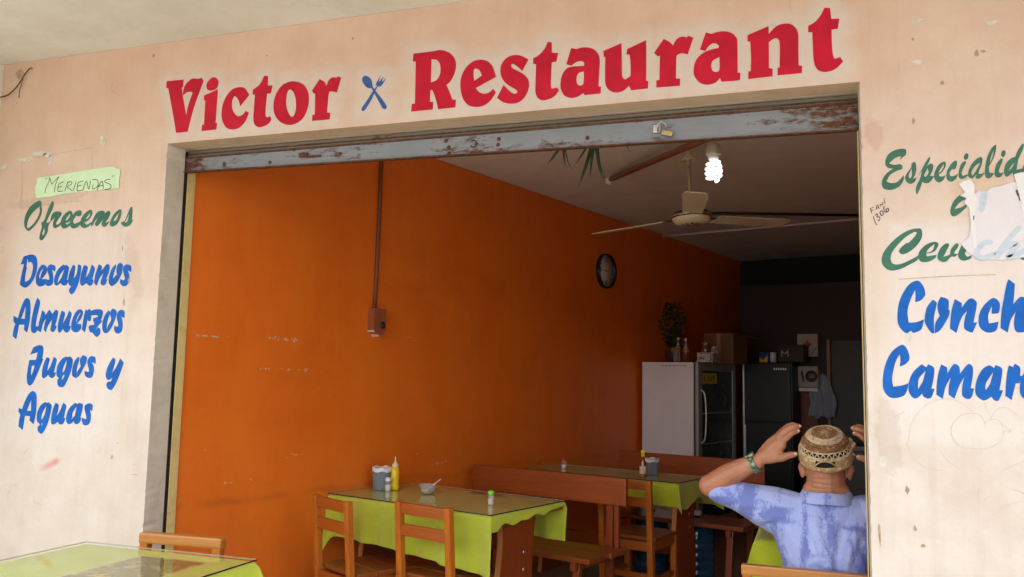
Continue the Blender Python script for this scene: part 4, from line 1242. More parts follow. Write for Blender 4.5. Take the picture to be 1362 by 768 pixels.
for k in range(9):
    a = k * 2 * math.pi / 9
    for s in (0.03, 0.055):
        b.box(-0.010, 0.010, -0.004, 0.004, -0.0012, 0.0012, 0, Matrix.Translation((s * math.cos(a), s * math.sin(a), -0.0450)) @ Matrix.Rotation(a + .6, 4, 'Z'))
b.build('vent_slots', M['black'], t)
MB().tube([(0, 0, 0.05), (0, 0, 0.33)], 0.010, 10).tube([(0, 0, 0.33), (0, 0, CEIL - HUB.z)], 0.0135, 10).build('down_rod', simple('fan_rod_cream', (0.5, 0.42, 0.28, 1), 0.4, 0.1, 9), t)
MB().lathe([(0.05, 0.0), (0.052, 0.012), (0.025, 0.03), (0.018, 0.045)], 24, (0, 0, 0.355)).build('canopy', M['fan_cream'], t)
t.rotation_euler = (R(0), R(-2.6), 0)
near = math.atan2(-HUB.y, -HUB.x) + R(2)
for k in range(3):
    a = near + k * 2 * math.pi / 3
    b = MB()
    n = 8
    vs = []
    for i in range(n + 1):
        s = 0.17 + 0.53 * i / n
        w_ = 0.058 + 0.014 * i / n if i < n else 0.055
        for sg in (-1, 1):
            for dz in (0.0025, -0.0025):
                vs.append((s, sg * w_, dz - sg * w_ * 0.15 - 0.004))
    fs = []
    for i in range(n):
        q = i * 4
        fs += [(q, q + 4, q + 6, q + 2), (q + 1, q + 3, q + 7, q + 5), (q, q + 1, q + 5, q + 4), (q + 2, q + 6, q + 7, q + 3)]
    fs += [(0, 2, 3, 1), (n * 4, n * 4 + 1, n * 4 + 3, n * 4 + 2)]
    b.add(vs, fs)
    b.build('blade', M['fan_cream'], t, None, (0, 0, a))
    MB().box(0.10, 0.21, -0.018, 0.018, -0.004, 0.002, 0.002).build('blade_bracket', M['fan_dark'], t, None, (0, 0, a))

t = empty('light_bulb', (-0.405, 4.0, 2.50), 0, 'glowing white spiral bulb in a cream socket under the ceiling', 'light')
MB().tube([(0, 0, 0.05), (0, 0, 0.42)], 0.004, 8).build('cord', M['white_plastic'], t)
M['socket'] = simple('cream_socket', (0.42, 0.38, 0.26, 1), 0.4, 0.06, 30)
MB().lathe([(0.0, 0.060), (0.018, 0.058), (0.030, 0.045), (0.036, 0.022), (0.037, 0.0), (0.034, -0.006), (0.0, -0.008)], 28).build('socket', M['socket'], t)
MB().lathe([(0.024, -0.008), (0.026, -0.014), (0.020, -0.030), (0.0, -0.032)], 24).build('bulb_base', M['white_plastic'], t)
pts = []
for i in range(100):
    f = i / 99
    a = f * 4.2 * 2 * math.pi
    rr = 0.026 + 0.009 * math.sin(f * math.pi) if f < .9 else 0.026 * (1 - (f - .9) * 4)
    pts.append((rr * math.cos(a), rr * math.sin(a), -0.036 - 0.092 * f))
MB().tube(pts, 0.0068, 8).build('spiral_tube', mat_emit('lit_tube', (1, 0.97, 0.92, 1), 0.5), t)

# hanging plant tips behind the shutter
t = empty('hanging_plant', (-1.05, 4.02, 2.72), 0, 'hanging spider plant with long green leaves dangling below the shutter', 'plant')
MB().lathe([(0.0, -0.06), (0.06, -0.06), (0.085, 0.04), (0.08, 0.045)], 18).build('pot', M['black'], t)
MB().tube([(0, 0, 0.04), (0, 0, 0.2)], 0.003, 6).build('hanger', M['dark_steel'], t)


def leaf(pts, w, m, parent, name='leaf'):
    P = [Vector(q) for q in smooth_open(pts, 4)]
    b = MB()
    vs, fs = [], []
    n = len(P)
    for i, q in enumerate(P):
        tg = (P[min(i + 1, n - 1)] - P[max(i - 1, 0)]).normalized()
        side = tg.cross(Vector((0, 1, 0.2))).normalized()
        f = i / (n - 1)
        ww = w * (0.35 + 0.65 * math.sin(math.pi * min(1, f * 0.8 + 0.2))) * (1 - f ** 4) + 0.0004
        vs += [q - side * ww, q + Vector((0, -ww * .5, 0)), q + side * ww]
    for i in range(n - 1):
        a = i * 3
        fs += [(a, a + 1, a + 4, a + 3), (a + 1, a + 2, a + 5, a + 4)]
    b.add(vs, fs, True)
    return b.build(name, m, parent)


for (x1, z1, x0, w_) in [(-1.075, 2.372, -1.00, .010), (-0.93, 2.40, -0.99, .010), (-0.945, 2.46, -0.985, .009), (-1.01, 2.43, -0.995, .008), (-1.09, 2.50, -1.02, .006),
                         (-1.235, 2.515, -1.16, .008), (-1.13, 2.49, -1.155, .006), (-1.10, 2.478, -1.15, .0035), (-0.80, 2.545, -0.84, .003)]:
    o = Vector((-1.05, 4.02, 2.72))
    leaf([(x0 - o.x, 0.0, 2.72 - o.z), (x0 - o.x + 0.01, -.01, 2.62 - o.z), ((x0 * .45 + x1 * .55) - o.x, 0, (2.60 * .35 + z1 * .65) - o.z), (x1 - o.x, .01, z1 - o.z)], w_, M['leaf'], t)

# ------------------------------------------------------------------ chairs
def make_chair(loc, rz, label, group, h=0.80, wd=0.385, flush=False):
    """local X across, local +Y from the back towards the seat front"""
    t = empty('wooden_chair', loc, rz, label, 'chair', group)
    hw = wd / 2
    for s in (-1, 1):
        b = MB()
        b.bar((s * (hw - .018), 0.045, 0.0), (s * (hw - .018), 0.02, 0.43), 0.036, 0.042, 0.004, up=(0, 1, 0))
        b.bar((s * (hw - .018), 0.02, 0.428), (s * (hw - .018), -0.01, h), 0.036, 0.036, 0.006, up=(0, 1, 0))
        b.build('rear_leg', M['wood_orange'], t)
        MB().bar((s * (hw - .02), 0.40, 0.0), (s * (hw - .02), 0.40, 0.415), 0.036, 0.036, 0.004, up=(0, 1, 0)).build('front_leg', M['wood_orange'], t)
        MB().box(s * (hw - .02) - .011, s * (hw - .02) + .011, 0.062, 0.382, 0.355, 0.413, 0.003).build('side_apron', M['wood_orange_h'], t)
        MB().box(s * (hw - .02) - .010, s * (hw - .02) + .010, 0.066, 0.382, 0.155, 0.185, 0.003).build('stretcher', M['wood_orange_h'], t)
    if flush:
        MB().box(-hw - .004, hw + .004, -0.030, 0.012, h - .012, h + .030, 0.008).build('top_rail', M['wood_tan'], t)
    else:
        MB().box(-hw + .037, hw - .037, -0.018, 0.006, h - .062, h - .006, 0.004).build('top_rail', M['wood_orange_h'], t)
    MB().box(-hw + .037, hw - .037, -0.010, 0.012, h - .170, h - .112, 0.004).build('middle_rail', M['wood_orange_h'], t)
    MB().box(-hw + .037, hw - .037, 0.008, 0.030, 0.355, 0.413, 0.003).build('rear_apron', M['wood_orange_h'], t)
    MB().box(-hw + .037, hw - .037, 0.390, 0.412, 0.355, 0.413, 0.003).build('front_apron', M['wood_orange_h'], t)
    MB().box(-hw + .037, hw - .037, 0.02, 0.04, 0.18, 0.215, 0.003).build('rear_stretcher', M['wood_orange_h'], t)
    for k in range(3):
        y0 = 0.045 + k * 0.128
        MB().box(-hw - .004, hw + .004, y0, y0 + 0.125, 0.416, 0.438 + 0.001 * (k % 2), 0.003).build('seat_board', M['wood_seat'], t)
    return t


G = 'orange wooden ladder-back chairs at the tables'
chA = make_chair(wu(-3.352, 3.108), -DY - R(0), 'orange wooden chair nearest the orange wall, turned slightly, at the nearer indoor table', G, wd=0.36)
chA.rotation_euler.z = -DY - R(13)


def clone(src, loc, rz, label):
    c = copy_tree(src)
    c.location = loc
    c.rotation_euler = (0, 0, rz)
    c['label'] = label
    return c


clone(chA, wu(-2.862, 3.262), -DY - R(3), 'orange wooden chair in front of the nearer indoor table, right of its twin').scale = (1.06, 1, 1)
clone(chA, wu(-2.66, 4.985), -DY + R(2), 'orange wooden chair behind the first bench, at the farther indoor table').scale = (1.06, 1, 1)
make_chair((-2.335, 2.80, 0), math.pi + R(4), 'wooden chair behind the outdoor table, only its top rail showing', G, 0.765, 0.365, True)
make_chair((0.02, 3.585, 0), R(-1), 'wooden chair the man in the straw hat sits on', G, 0.688, 0.56, True)


# ------------------------------------------------------------------ tables, cloths, glass
def cloth(name, label, group, loc, rz, L, Wd, z, over, mat, waves, drop_fn=None, res=0.022, gap=0.006):
    """cloth laid on a table top L x Wd whose corner is the origin; over = overhang (x0, x1, y0, y1)"""
    ox0, ox1, oy0, oy1 = over
    nx_ = int((L + ox0 + ox1) / res) + 1
    ny_ = int((Wd + oy0 + oy1) / res) + 1
    vs = []
    for j in range(ny_ + 1):
        bq = -oy0 + (Wd + oy0 + oy1) * j / ny_
        for i in range(nx_ + 1):
            aq = -ox0 + (L + ox0 + ox1) * i / nx_
            ax, by = min(max(aq, 0), L), min(max(bq, 0), Wd)
            sx, sy = aq - ax, bq - by
            if drop_fn:
                sx, sy = drop_fn(ax / L, by / Wd, sx, sy)
            dx, dy = abs(sx), abs(sy)
            dn = math.hypot(dx, dy) if (dx > 0 and dy > 0) else dx + dy
            down = max(dx, dy) + 0.25 * min(dx, dy)
            fl = min(dx, dy)
            w_ = waves * (down / 0.35) * (0.6 * math.sin(ax * 21 + by * 17 + 1.3) + 0.4 * math.sin(ax * 43 + 5 * by + .5) + 0.25 * math.sin(by * 61))
            outx = (1 if sx > 0 else -1) * (min(dx, gap) + (0.05 * dx + w_ + 0.28 * fl if dx > 0 else 0)) if dx > 0 else 0
            outy = (1 if sy > 0 else -1) * (min(dy, gap) + (0.05 * dy + w_ + 0.28 * fl if dy > 0 else 0)) if dy > 0 else 0
            zz = z - max(0, down - gap * .5) if down > 0 else z
            rnd = 0
            if 0 < down < 0.012:
                zz = z - down * 0.5
            vs.append((ax + outx, by + outy, zz))
    fs = []
    for j in range(ny_):
        for i in range(nx_):
            q = j * (nx_ + 1) + i
            fs.append((q, q + 1, q + nx_ + 2, q + nx_ + 1))
    b = MB()
    b.add(vs, fs, True)
    o = b.build(name, mat, None, loc, (0, 0, rz))
    md = o.modifiers.new('thick', 'SOLIDIFY')
    md.thickness = 0.0014
    md.offset = 1
    md = o.modifiers.new('sub', 'SUBSURF')
    md.levels = md.render_levels = 1
    return tag(o, label, 'tablecloth', group)


def glass_sheet(label, loc, rz, x0, x1, y0, y1, z, group='glass sheets on the tables'):
    t = empty('glass_sheet', loc, rz, label, 'glass', group)
    b = MB()
    b.add([(x0, y0, z + .005), (x1, y0, z + .005), (x1, y1, z + .005), (x0, y1, z + .005)], [(0, 1, 2, 3)])
    b.build('glass_top', M['glass'], t)
    e = 0.0012
    for k, (a0, a1, b0, b1) in enumerate(((x0, x1, y0 - e, y0), (x1, x1 + e, y0, y1), (x0, x1, y1, y1 + e), (x0 - e, x0, y0, y1))):
        MB().box(a0, a1, b0, b1, z, z + 0.0052).build('glass_edge', M['glass_edge' if k < 2 else 'glass_edge_pale'], t)
    return t


def trestle(loc, rz, L, Wd, label, xs_=(0.12, None), legy=(0.12, 0.42)):
    t = empty('trestle_table', loc, rz, label, 'table')
    MB().box(0.004, L - .004, 0.004, Wd - .004, 0.708, 0.7475, 0.006).build('tabletop', M['wood_red'], t)
    for x in (0.14, L - 0.055):
        P = []
        y0, y1 = legy
        for k in range(15):
            f = k / 14
            zz = 0.707 * (1 - f)
            P.append((y0 + 0.016 * math.sin(f * 9 + .4) + 0.02 * f, zz))
        for k in range(15):
            f = 1 - k / 14
            zz = 0.707 * (1 - f)
            P.append((y1 + 0.014 * math.sin(f * 8 + 2) - 0.006 * f, zz))
        b = MB().prism([P], lambda a, c, d, x=x: (x + d, a, c), 0.034)
        lg = b.build('leg_slab', M['wood_redz'], t)
        b = MB()
        for i in range(14):
            (ya, za), (yb, zb) = P[i], P[i + 1]
            b.add([(x + .0335, ya - .0015, za), (x + .0005, ya - .0015, za), (x + .0005, yb - .0015, zb), (x + .0335, yb - .0015, zb)], [(0, 1, 2, 3)])
        b.build('sawn_edge', M['wood_edge'], lg)
        ym = (y0 + y1) / 2 + .06
        for zz in (0.525, 0.437):
            MB().lathe([(0, 0.004), (0.010, 0.003), (0.012, 0)], 12).build('bolt', M['metal'], lg, (x + 0.0345, ym, zz), (0, R(90), 0))
    MB().box(0.175, L - .056, Wd / 2 - .016, Wd / 2 + .016, 0.22, 0.30, 0.004).build('stretcher', M['wood_red'], t)
    return t


LT = 1.168
o1 = wu(-3.750, 3.437)
trestle(o1, -DY, LT, 0.687, 'red-brown trestle table by the orange wall, nearer of the two indoor tables')


def drop1(fx, fy, sx, sy):
    if sy < 0:
        if fx < 0.05:
            sy *= 0.62 + 0.36 * (0.05 - fx) / 0.05
        elif fx < 0.2:
            sy *= 0.62
        else:
            sy *= 0.62 + 0.18 * min(1, (fx - 0.2) / 0.8) ** 1.3
    if sx > 0:
        sx *= (0.85 - 0.55 * fy) * (1 + 0.14 * math.sin(fy * 30) + 0.12 * math.sin(fy * 17 + 2))
    return sx, sy


GC = 'lime green tablecloths'
cloth('tablecloth', 'lime green cloth draped over the nearer indoor table by the orange wall', GC, o1, -DY, LT, 0.687, 0.7495, (0.0, 0.085, 0.37, 0.22), M['cloth'], 0.032, drop1)
glass_sheet('clear glass sheet on the nearer indoor table holding the mustard bottle', o1, -DY, 0.0, LT + .002, -0.002, 0.689, 0.7515)

o2 = wu(-3.750, 5.373)
LT2 = 1.285
trestle(o2, -DY, LT2, 0.56, 'red-brown trestle table behind the first bench, farther indoor table', legy=(0.01, 0.32))
cloth('tablecloth', 'lime green cloth on the farther indoor table with pointed hanging corner', GC, o2, -DY, LT2, 0.56, 0.7495, (0.0, 0.17, 0.16, 0.20), M['cloth'], 0.028,
      lambda fx, fy, sx, sy: (sx * (0.9 + .2 * math.sin(fy * 9)), sy))
glass_sheet('clear glass sheet on the farther indoor table with the hot sauce bottle', o2, -DY, 0.0, LT2 + .001, -0.002, 0.43, 0.7515)

# table in front of the man
o3 = Vector((-0.235, 4.02, 0))
t = empty('dining_table', o3, 0, 'small table beyond the seated man, hidden under lime cloth', 'table')
MB().box(0.004, 0.896, 0.004, 0.646, 0.70, 0.738, 0.005).build('tabletop', M['wood_red'], t)
for x in (0.05, 0.85):
    for y in (0.05, 0.60):
        MB().box(x - .022, x + .022, y - .022, y + .022, 0, 0.70, 0.004).build('leg', M['wood_redz'], t)
cloth('tablecloth', 'lime green cloth hanging from the table beside the seated man', GC, o3, 0, 0.9, 0.65, 0.741, (0.34, 0.3, 0.36, 0.3), M['cloth'], 0.012)

# outdoor table
o4 = Vector((-4.05, 1.70, 0))
rz4 = 0.0
# outdoor table stands square to the street wall; its far right corner is at (-1.93, 2.735)
t = empty('outdoor_table', (-2.742, 1.40, 0), 0, 'table on the pavement under lime cloth and glass, lower left', 'table')
MB().box(0.004, 0.804, 0.004, 1.331, 0.70, 0.738, 0.005).build('tabletop', M['wood_red'], t)
for x in (0.05, 0.755):
    for y in (0.05, 1.28):
        MB().box(x - .022, x + .022, y - .022, y + .022, 0, 0.70, 0.004).build('leg', M['wood_redz'], t)
cloth('tablecloth', 'bright lime cloth on the outdoor table at the lower left', GC, (-2.742, 1.40, 0), 0, 0.808, 1.335, 0.742, (0.3, 0.3, 0.3, 0.28), M['cloth_out'], 0.012)
glass_sheet('large glass sheet over the picture mat on the outdoor table', (-2.742, 1.40, 0), 0, 0.0, 0.809, 0.0, 1.336, 0.7445)
m = NT('printed_picture_mat')
v1 = m.noise(9, 6, 0.7, dist=1.2)
v2 = m.noise(26, 5, 0.7, dist=0.6)
colm = m.ramp(v1, [(0.25, lin(72, 76, 50)), (0.42, lin(156, 136, 62)), (0.52, lin(92, 100, 66)), (0.62, lin(214, 190, 84)), (0.72, lin(110, 80, 50)), (0.85, lin(180, 166, 130))])
colm = m.mix(m.math('MULTIPLY', m.step(v2, 0.52, 0.64), 0.6), colm, lin(196, 184, 140))
colm = m.mix(m.math('MULTIPLY', m.step(m.noise(16, 4, 0.6), 0.6, 0.68), 0.6), colm, lin(58, 96, 100))
m.set('Base Color', colm)
m.set('Roughness', 0.4)
mt = empty('picture_mat', (0, 0, 0), 0, 'dark patterned picture mat with pale border lying under the outdoor glass', 'mat')
b = MB(); b.add([(-2.378, 1.7, 0.7438), (-2.06, 1.7, 0.7438), (-2.06, 2.640, 0.7438), (-2.378, 2.640, 0.7438)], [(0, 1, 2, 3)]); b.build('border', simple('mat_border', lin(206, 204, 150), 0.5, 0.05, 10), mt)
b = MB(); b.add([(-2.366, 1.71, 0.7441), (-2.072, 1.71, 0.7441), (-2.072, 2.628, 0.7441), (-2.366, 2.628, 0.7441)], [(0, 1, 2, 3)]); b.build('print', m.m, mt)


# ------------------------------------------------------------------ benches
def bench(loc, rz, L, label, group, zt=0.85):
    """local X along the bench, local -Y is the sitting side"""
    t = empty('wooden_bench', loc, rz, label, 'bench', group)
    Mx = Matrix.Translation((0, 0, 0)) @ Matrix.Rotation(R(-6), 4, 'X')
    MB().box(0, L, -0.016, 0.016, zt - .165, zt, 0.007).build('backrest', M['wood_red'], t)
    for x in (0.12, L - 0.13):
        MB().bar((x, 0.034, 0), (x, 0.034, zt - .03), 0.045, 0.032, 0.004, up=(0, 1, 0)).build('upright', M['wood_redz'], t)
        MB().bar((x + .06, 0.01, 0.41), (x + .045, 0.034, zt - .04), 0.03, 0.030, 0.003, up=(0, 1, 0)).build('brace', M['wood_redz'], t)
        MB().bar((x, -0.40, 0), (x, -0.34, 0.40), 0.045, 0.035, 0.004, up=(0, 1, 0)).build('front_leg', M['wood_redz'], t)
        MB().box(x - .018, x + .018, -0.40, 0.015, 0.36, 0.408, 0.004).build('seat_bearer', M['wood_red'], t)
    MB().box(0.0, L - .012, -0.42, -0.205, 0.412, 0.442, 0.006).build('seat_plank', M['wood_seat'], t)
    MB().box(0.01, L + .004, -0.195, -0.01, 0.412, 0.440, 0.006).build('seat_plank', M['wood_seat'], t)
    return t


GB = 'red-brown wooden benches'
bench(wu(-3.605, 4.6), -DY, 1.165, 'red-brown wooden bench between the two indoor tables', GB)
bench(wu(-3.36, 6.2), -DY, 1.20, 'red-brown wooden bench standing in front of the fridge', GB, 0.866)

# ------------------------------------------------------------------ things on the tables
ZT = 0.7570


def thing_at(name, px, label, cat, group=None, rz=0.0):
    return empty(name, (px[0], px[1], ZT), rz, label, cat, group)


def canister(pos, label, h=0.135):
    t = thing_at('napkin_canister', pos, label, 'canister', 'grey ribbed napkin canisters')
    MB().lathe([(0, 0.0), (0.045, 0), (0.048, 0.004), (0.055, h * .8), (0.055, h * .86)], 56, rib=-0.035, ribn=1).build('body', M['grey_plastic'], t)
    r_ = random.Random(5)
    n = 40
    vs = []
    for (rr, zz) in ((0.0565, h * .80), (0.058, h * .9), (0.055, h), (0.052, h * .93), (0.05, h * .7)):
        for k in range(n):
            q = rr * (1 + 0.03 * math.sin(k * 1.9) + 0.015 * r_.random())
            vs.append((q * math.cos(k * 2 * math.pi / n), q * math.sin(k * 2 * math.pi / n), zz + 0.004 * math.sin(k * .8)))
    b = MB(); b.add(vs, [(i * n + k, i * n + (k + 1) % n, (i + 1) * n + (k + 1) % n, (i + 1) * n + k) for i in range(4) for k in range(n)], True)
    b.build('plastic_liner', M['white_plastic'], t)
    return t


canister((-2.418, 4.62), 'grey ribbed canister with white liner beside the mustard bottle')
canister((-1.087, 6.234), 'grey ribbed canister behind the hot sauce bottle', 0.12)
t = thing_at('mustard_bottle', (-2.345, 4.650), 'yellow squeeze bottle of mustard with clear pointed nozzle', 'bottle')
MB().lathe([(0, 0), (0.023, 0), (0.026, 0.006), (0.0265, 0.03), (0.024, 0.05), (0.0265, 0.075), (0.025, 0.11), (0.020, 0.137), (0.0, 0.138)], 28).build('body', M['yellow_plastic'], t)
MB().lathe([(0.020, 0.137), (0.019, 0.150), (0.012, 0.156), (0.006, 0.165), (0.0025, 0.195), (0, 0.196)], 20).build('nozzle', simple('nozzle_plastic', (0.75, 0.62, 0.42, 1), 0.3, 0.05, 9), t)


def shaker(name, pos, label, capmat, h, r_, inner):
    t = thing_at(name, pos, label, 'shaker')
    MB().lathe([(0, 0.0), (r_, 0), (r_ * 1.02, 0.003), (r_ * .95, h * .74)], 24).build('jar', M['clear'], t)
    MB().lathe([(0, 0.002), (r_ * .9, 0.002), (r_ * .86, h * .42), (0, h * .44)], 24).build('contents', inner, t)
    MB().lathe([(r_ * 1.02, h * .72), (r_ * 1.06, h * .74), (r_ * 1.04, h * .9), (r_ * .6, h * .98), (0, h)], 24).build('cap', capmat, t)
    return t


M['salt'] = simple('salt', (0.8, 0.78, 0.74, 1), 0.9, 0.03, 50)
shaker('salt_shaker', (-2.350, 4.575), 'small clear shaker with white domed cap before the mustard bottle', M['white_plastic'], 0.082, 0.0175, M['salt'])
shaker('salt_shaker', (-1.763, 6.313), 'small white shaker with red cap on the farther indoor table', simple('red_cap', (0.55, 0.05, 0.03, 1), 0.35, .05, 9), 0.085, 0.021, M['salt'])
t = shaker('toothpick_holder', (-1.613, 4.338), 'clear toothpick holder with bright green lid on the nearer indoor table', simple('lime_cap', (0.16, 0.62, 0.03, 1), 0.35, .05, 9), 0.078, 0.0165, simple('toothpicks', (0.62, 0.50, 0.36, 1), 0.8, .3, 60))
t['category'] = 'toothpick holder'
t = thing_at('plastic_cup', (-2.100, 4.590), 'clear plastic cup of red sauce with white spoon', 'cup')
MB().lathe([(0, 0.002), (0.035, 0.002), (0.052, 0.052), (0.055, 0.054), (0.053, 0.0525), (0.036, 0.004)], 30).build('cup', M['clear'], t)
MB().lathe([(0, 0.0035), (0.034, 0.0035), (0.0365, 0.012), (0, 0.0125)], 24).build('sauce', simple('red_sauce', (0.42, 0.05, 0.02, 1), 0.2, 0.3, 40), t)
t = thing_at('plastic_spoon', (-2.100, 4.590), 'white plastic spoon leaning in the clear cup', 'spoon')
b = MB().bar((-0.005, 0, 0.022), (0.085, -0.01, 0.088), 0.009, 0.003, 0.001)
b.ball((-0.02, 0, 0.016), (0.020, 0.013, 0.006), 8)
b.build('spoon', M['white_plastic'], t)
t = thing_at('hot_sauce_bottle', (-1.115, 6.065), 'slim hot sauce bottle with yellow cap on the farther indoor table', 'bottle')
MB().lathe([(0, 0), (0.022, 0), (0.023, 0.004), (0.023, 0.095), (0.013, 0.12), (0.010, 0.15), (0.0, 0.151)], 24).build('glass_body', simple('red_sauce_glass', (0.26, 0.05, 0.02, 1), 0.12, 0.2, 20, coat=0.8), t)
MB().lathe([(0.0237, 0.025), (0.0237, 0.078)], 24).build('label', simple('bottle_label', lin(206, 190, 160), 0.6, 0.5, 90), t)
MB().lathe([(0.012, 0.142), (0.013, 0.145), (0.012, 0.172), (0.0, 0.174)], 18).build('cap', M['yellow_plastic'], t)
MB().box(-0.016, 0.018, -0.006, 0.006, 0.172, 0.186, 0.003).build('flip_lid', M['yellow_plastic'], t)
# paper plate / rag far on the first table
t = empty('folded_paper', (*wu(-3.05, 4.03)[:2], ZT), -DY, 'thin reddish paper lying under glass near the bench', 'paper')
MB().box(-0.12, 0.10, -0.03, 0.03, 0, 0.001, 0).build('paper', simple('reddish_print', (0.32, 0.12, 0.05, 1), 0.5, 0.4, 30), t)
# white tub on the seat behind the cloth
t = empty('white_tub', wu(-3.52, 4.2, 0.442), -DY, 'white plastic tub on the bench seat seen under the cloth', 'tub')
MB().box(-0.09, 0.09, -0.07, 0.07, 0.0, 0.11, 0.02).build('tub_body', M['white_plastic'], t)
MB().box(-0.095, 0.095, -0.075, 0.075, 0.111, 0.122, 0.006).build('lid', M['white_plastic'], t)
# ------------------------------------------------------------------ back of the room
# fridge against the side wall: its white side faces the street
FU0, FU1 = 7.305, 8.30
t = empty('display_fridge', wu(-3.72, FU0), -DY, 'tall drinks fridge with white side and glass door against the orange wall', 'fridge')
WF = 0.555
MB().box(0, WF - .035, 0, 0.92, 0.08, 1.612, 0.004).build('cabinet', M['white_metal'], t)
MB().box(WF - .034, WF - .018, 0.004, 0.916, 0.08, 1.610, 0.002).build('door_seal', M['black'], t)
fdm = simple('grey_door_frame', (0.34, 0.35, 0.35, 1), 0.4, 0.08, 8, metal=0.2)
dr = empty('door'); dr.parent = t
MB().box(WF - .017, WF + .012, 0.0, 0.085, 0.10, 1.618, 0.003).build('door_stile', fdm, dr)
MB().box(WF - .017, WF + .012, 0.845, 0.92, 0.10, 1.618, 0.003).build('door_stile', fdm, dr)
MB().box(WF - .017, WF + .012, 0.086, 0.844, 1.54, 1.618, 0.003).build('door_rail', fdm, dr)
MB().box(WF - .017, WF + .012, 0.086, 0.844, 0.10, 0.18, 0.003).build('door_rail', fdm, dr)
MB().box(WF - .004, WF + .002, 0.087, 0.843, 0.181, 1.539).build('door_glass', simple('misty_dark_glass', (0.055, 0.065, 0.062, 1), 0.25, 0.3, 3), dr)
MB().tube(smooth_open([(WF + .012, 0.05, 1.36), (WF + .05, 0.055, 1.32), (WF + .062, 0.06, 1.12), (WF + .05, 0.055, 0.92), (WF + .012, 0.05, 0.88)]), 0.008, 8).build('handle', M['metal'], dr)
for z_ in (1.14, 0.86, 0.6):
    MB().box(WF + .0022, WF + .004, 0.10, 0.83, z_, z_ + .012).build('shelf', fdm, dr)
b = MB().box(WF + .0022, WF + .0036, 0.11, 0.46, 1.42, 1.515)
st = b.build('sticker', simple('yellow_sticker', (0.62, 0.50, 0.03, 1), 0.5, 0.05, 9), dr)
st['label'] = 'yellow price sticker with black figures'
b = MB()
tfz = lambda a, c, d: (WF + .0040 + d, a, c)
for k, (ya, ch) in enumerate(((0.16, '6'), (0.25, '3'), (0.31, '6'), (0.37, '9'))):
    for s in dig[ch]:
        b.ribbon([(ya + q[0] * 0.045, 1.467 + q[1] * 0.05) for q in s], 0.011, tfz, 0.0004 + 0.0001 * k)
b.build('figures', M['ink'], t)['kind'] = 'stuff'
b = MB()
for k in range(7):
    b.box(0.20 + k * .037, 0.225 + k * .037, -0.0012, -0.0004, 1.575 + 0.002 * (k % 2), 1.582, 0)
b.build('scrape_mark', simple('rusty_scrape', (0.25, 0.07, 0.05, 1), 0.7, 0.3, 60), t)
for z_ in (1.41, 1.07):
    MB().box(-0.012, -0.001, 0.02, 0.05, z_, z_ + .02, .002).build('hinge', M['metal'], t)
for (x, y) in ((.05, .05), (.5, .05), (.05, .86), (.5, .86)):
    MB().lathe([(0.02, 0), (0.02, 0.078)], 12, (x, y, 0)).build('foot', M['black'], t)

t = empty('black_fridge', wu(-3.10, 8.0) + WV * 0.0, -DY, 'black fridge standing right beside the glass-door fridge', 'fridge')
t.location = wu(-3.12, 8.32)
blk = simple('black_enamel', (0.007, 0.009, 0.008, 1), 0.4, 0.3, 4)
MB().box(0.02, 0.50, 0.0, 0.26, 0.05, 1.64, 0.006).build('cabinet', blk, t)
MB().box(0.0, 0.018, 0.0, 0.30, 0.05, 1.64, 0.004).build('chrome_edge', M['metal'], t)
MB().box(0.03, 0.49, -0.03, -0.001, 0.07, 1.05, 0.006).build('lower_door', blk, t)
MB().box(0.03, 0.49, -0.03, -0.001, 1.06, 1.63, 0.006).build('upper_door', blk, t)
MB().bar((0.045, -0.05, 0.6), (0.045, -0.05, 1.02), 0.014, 0.014, 0.002).build('handle', M['metal'], t)
b = MB()
for k in range(6):
    b.box(0.33 + k * 0.022, 0.343 + k * 0.022, -0.0325, -0.031, 1.565, 1.585)
b.build('badge', M['metal'], t)


# small things standing on the fridge
def on_fridge(w_, u_, z=1.612):
    return wu(w_, u_, z)


t = empty('cardboard_box', wu(-3.27, 7.72, 1.6135), -DY - R(4), 'open brown cardboard box on top of the glass-door fridge', 'box')
cb = simple('brown_cardboard', (0.15, 0.075, 0.035, 1), 0.85, 0.12, 9, stretch=(1, 1, 5), bump=0.4)
b = MB()
MB().box(0.0, 0.30, 0, 0.004, 0, 0.285).build('side', cb, t)
MB().box(0.0, 0.30, 0.30, 0.304, 0, 0.285).build('side', cb, t)
MB().box(0.0, 0.004, 0.005, 0.299, 0, 0.285).build('side', cb, t)
MB().box(0.296, 0.30, 0.005, 0.299, 0, 0.285).build('side', cb, t)
MB().box(0.005, 0.295, 0.005, 0.299, 0, 0.004).build('bottom', cb, t)
MB().bar((0.298, 0.15, 0.285), (0.44, 0.15, 0.235), 0.29, 0.004, 0, up=(1, 0, 0)).build('flap', cb, t)
MB().box(0.13, 0.17, -0.0012, -0.0004, 0.0, 0.285).build('tape', simple('brown_tape', (0.32, 0.18, 0.08, 1), 0.3, 0.1, 8), t)

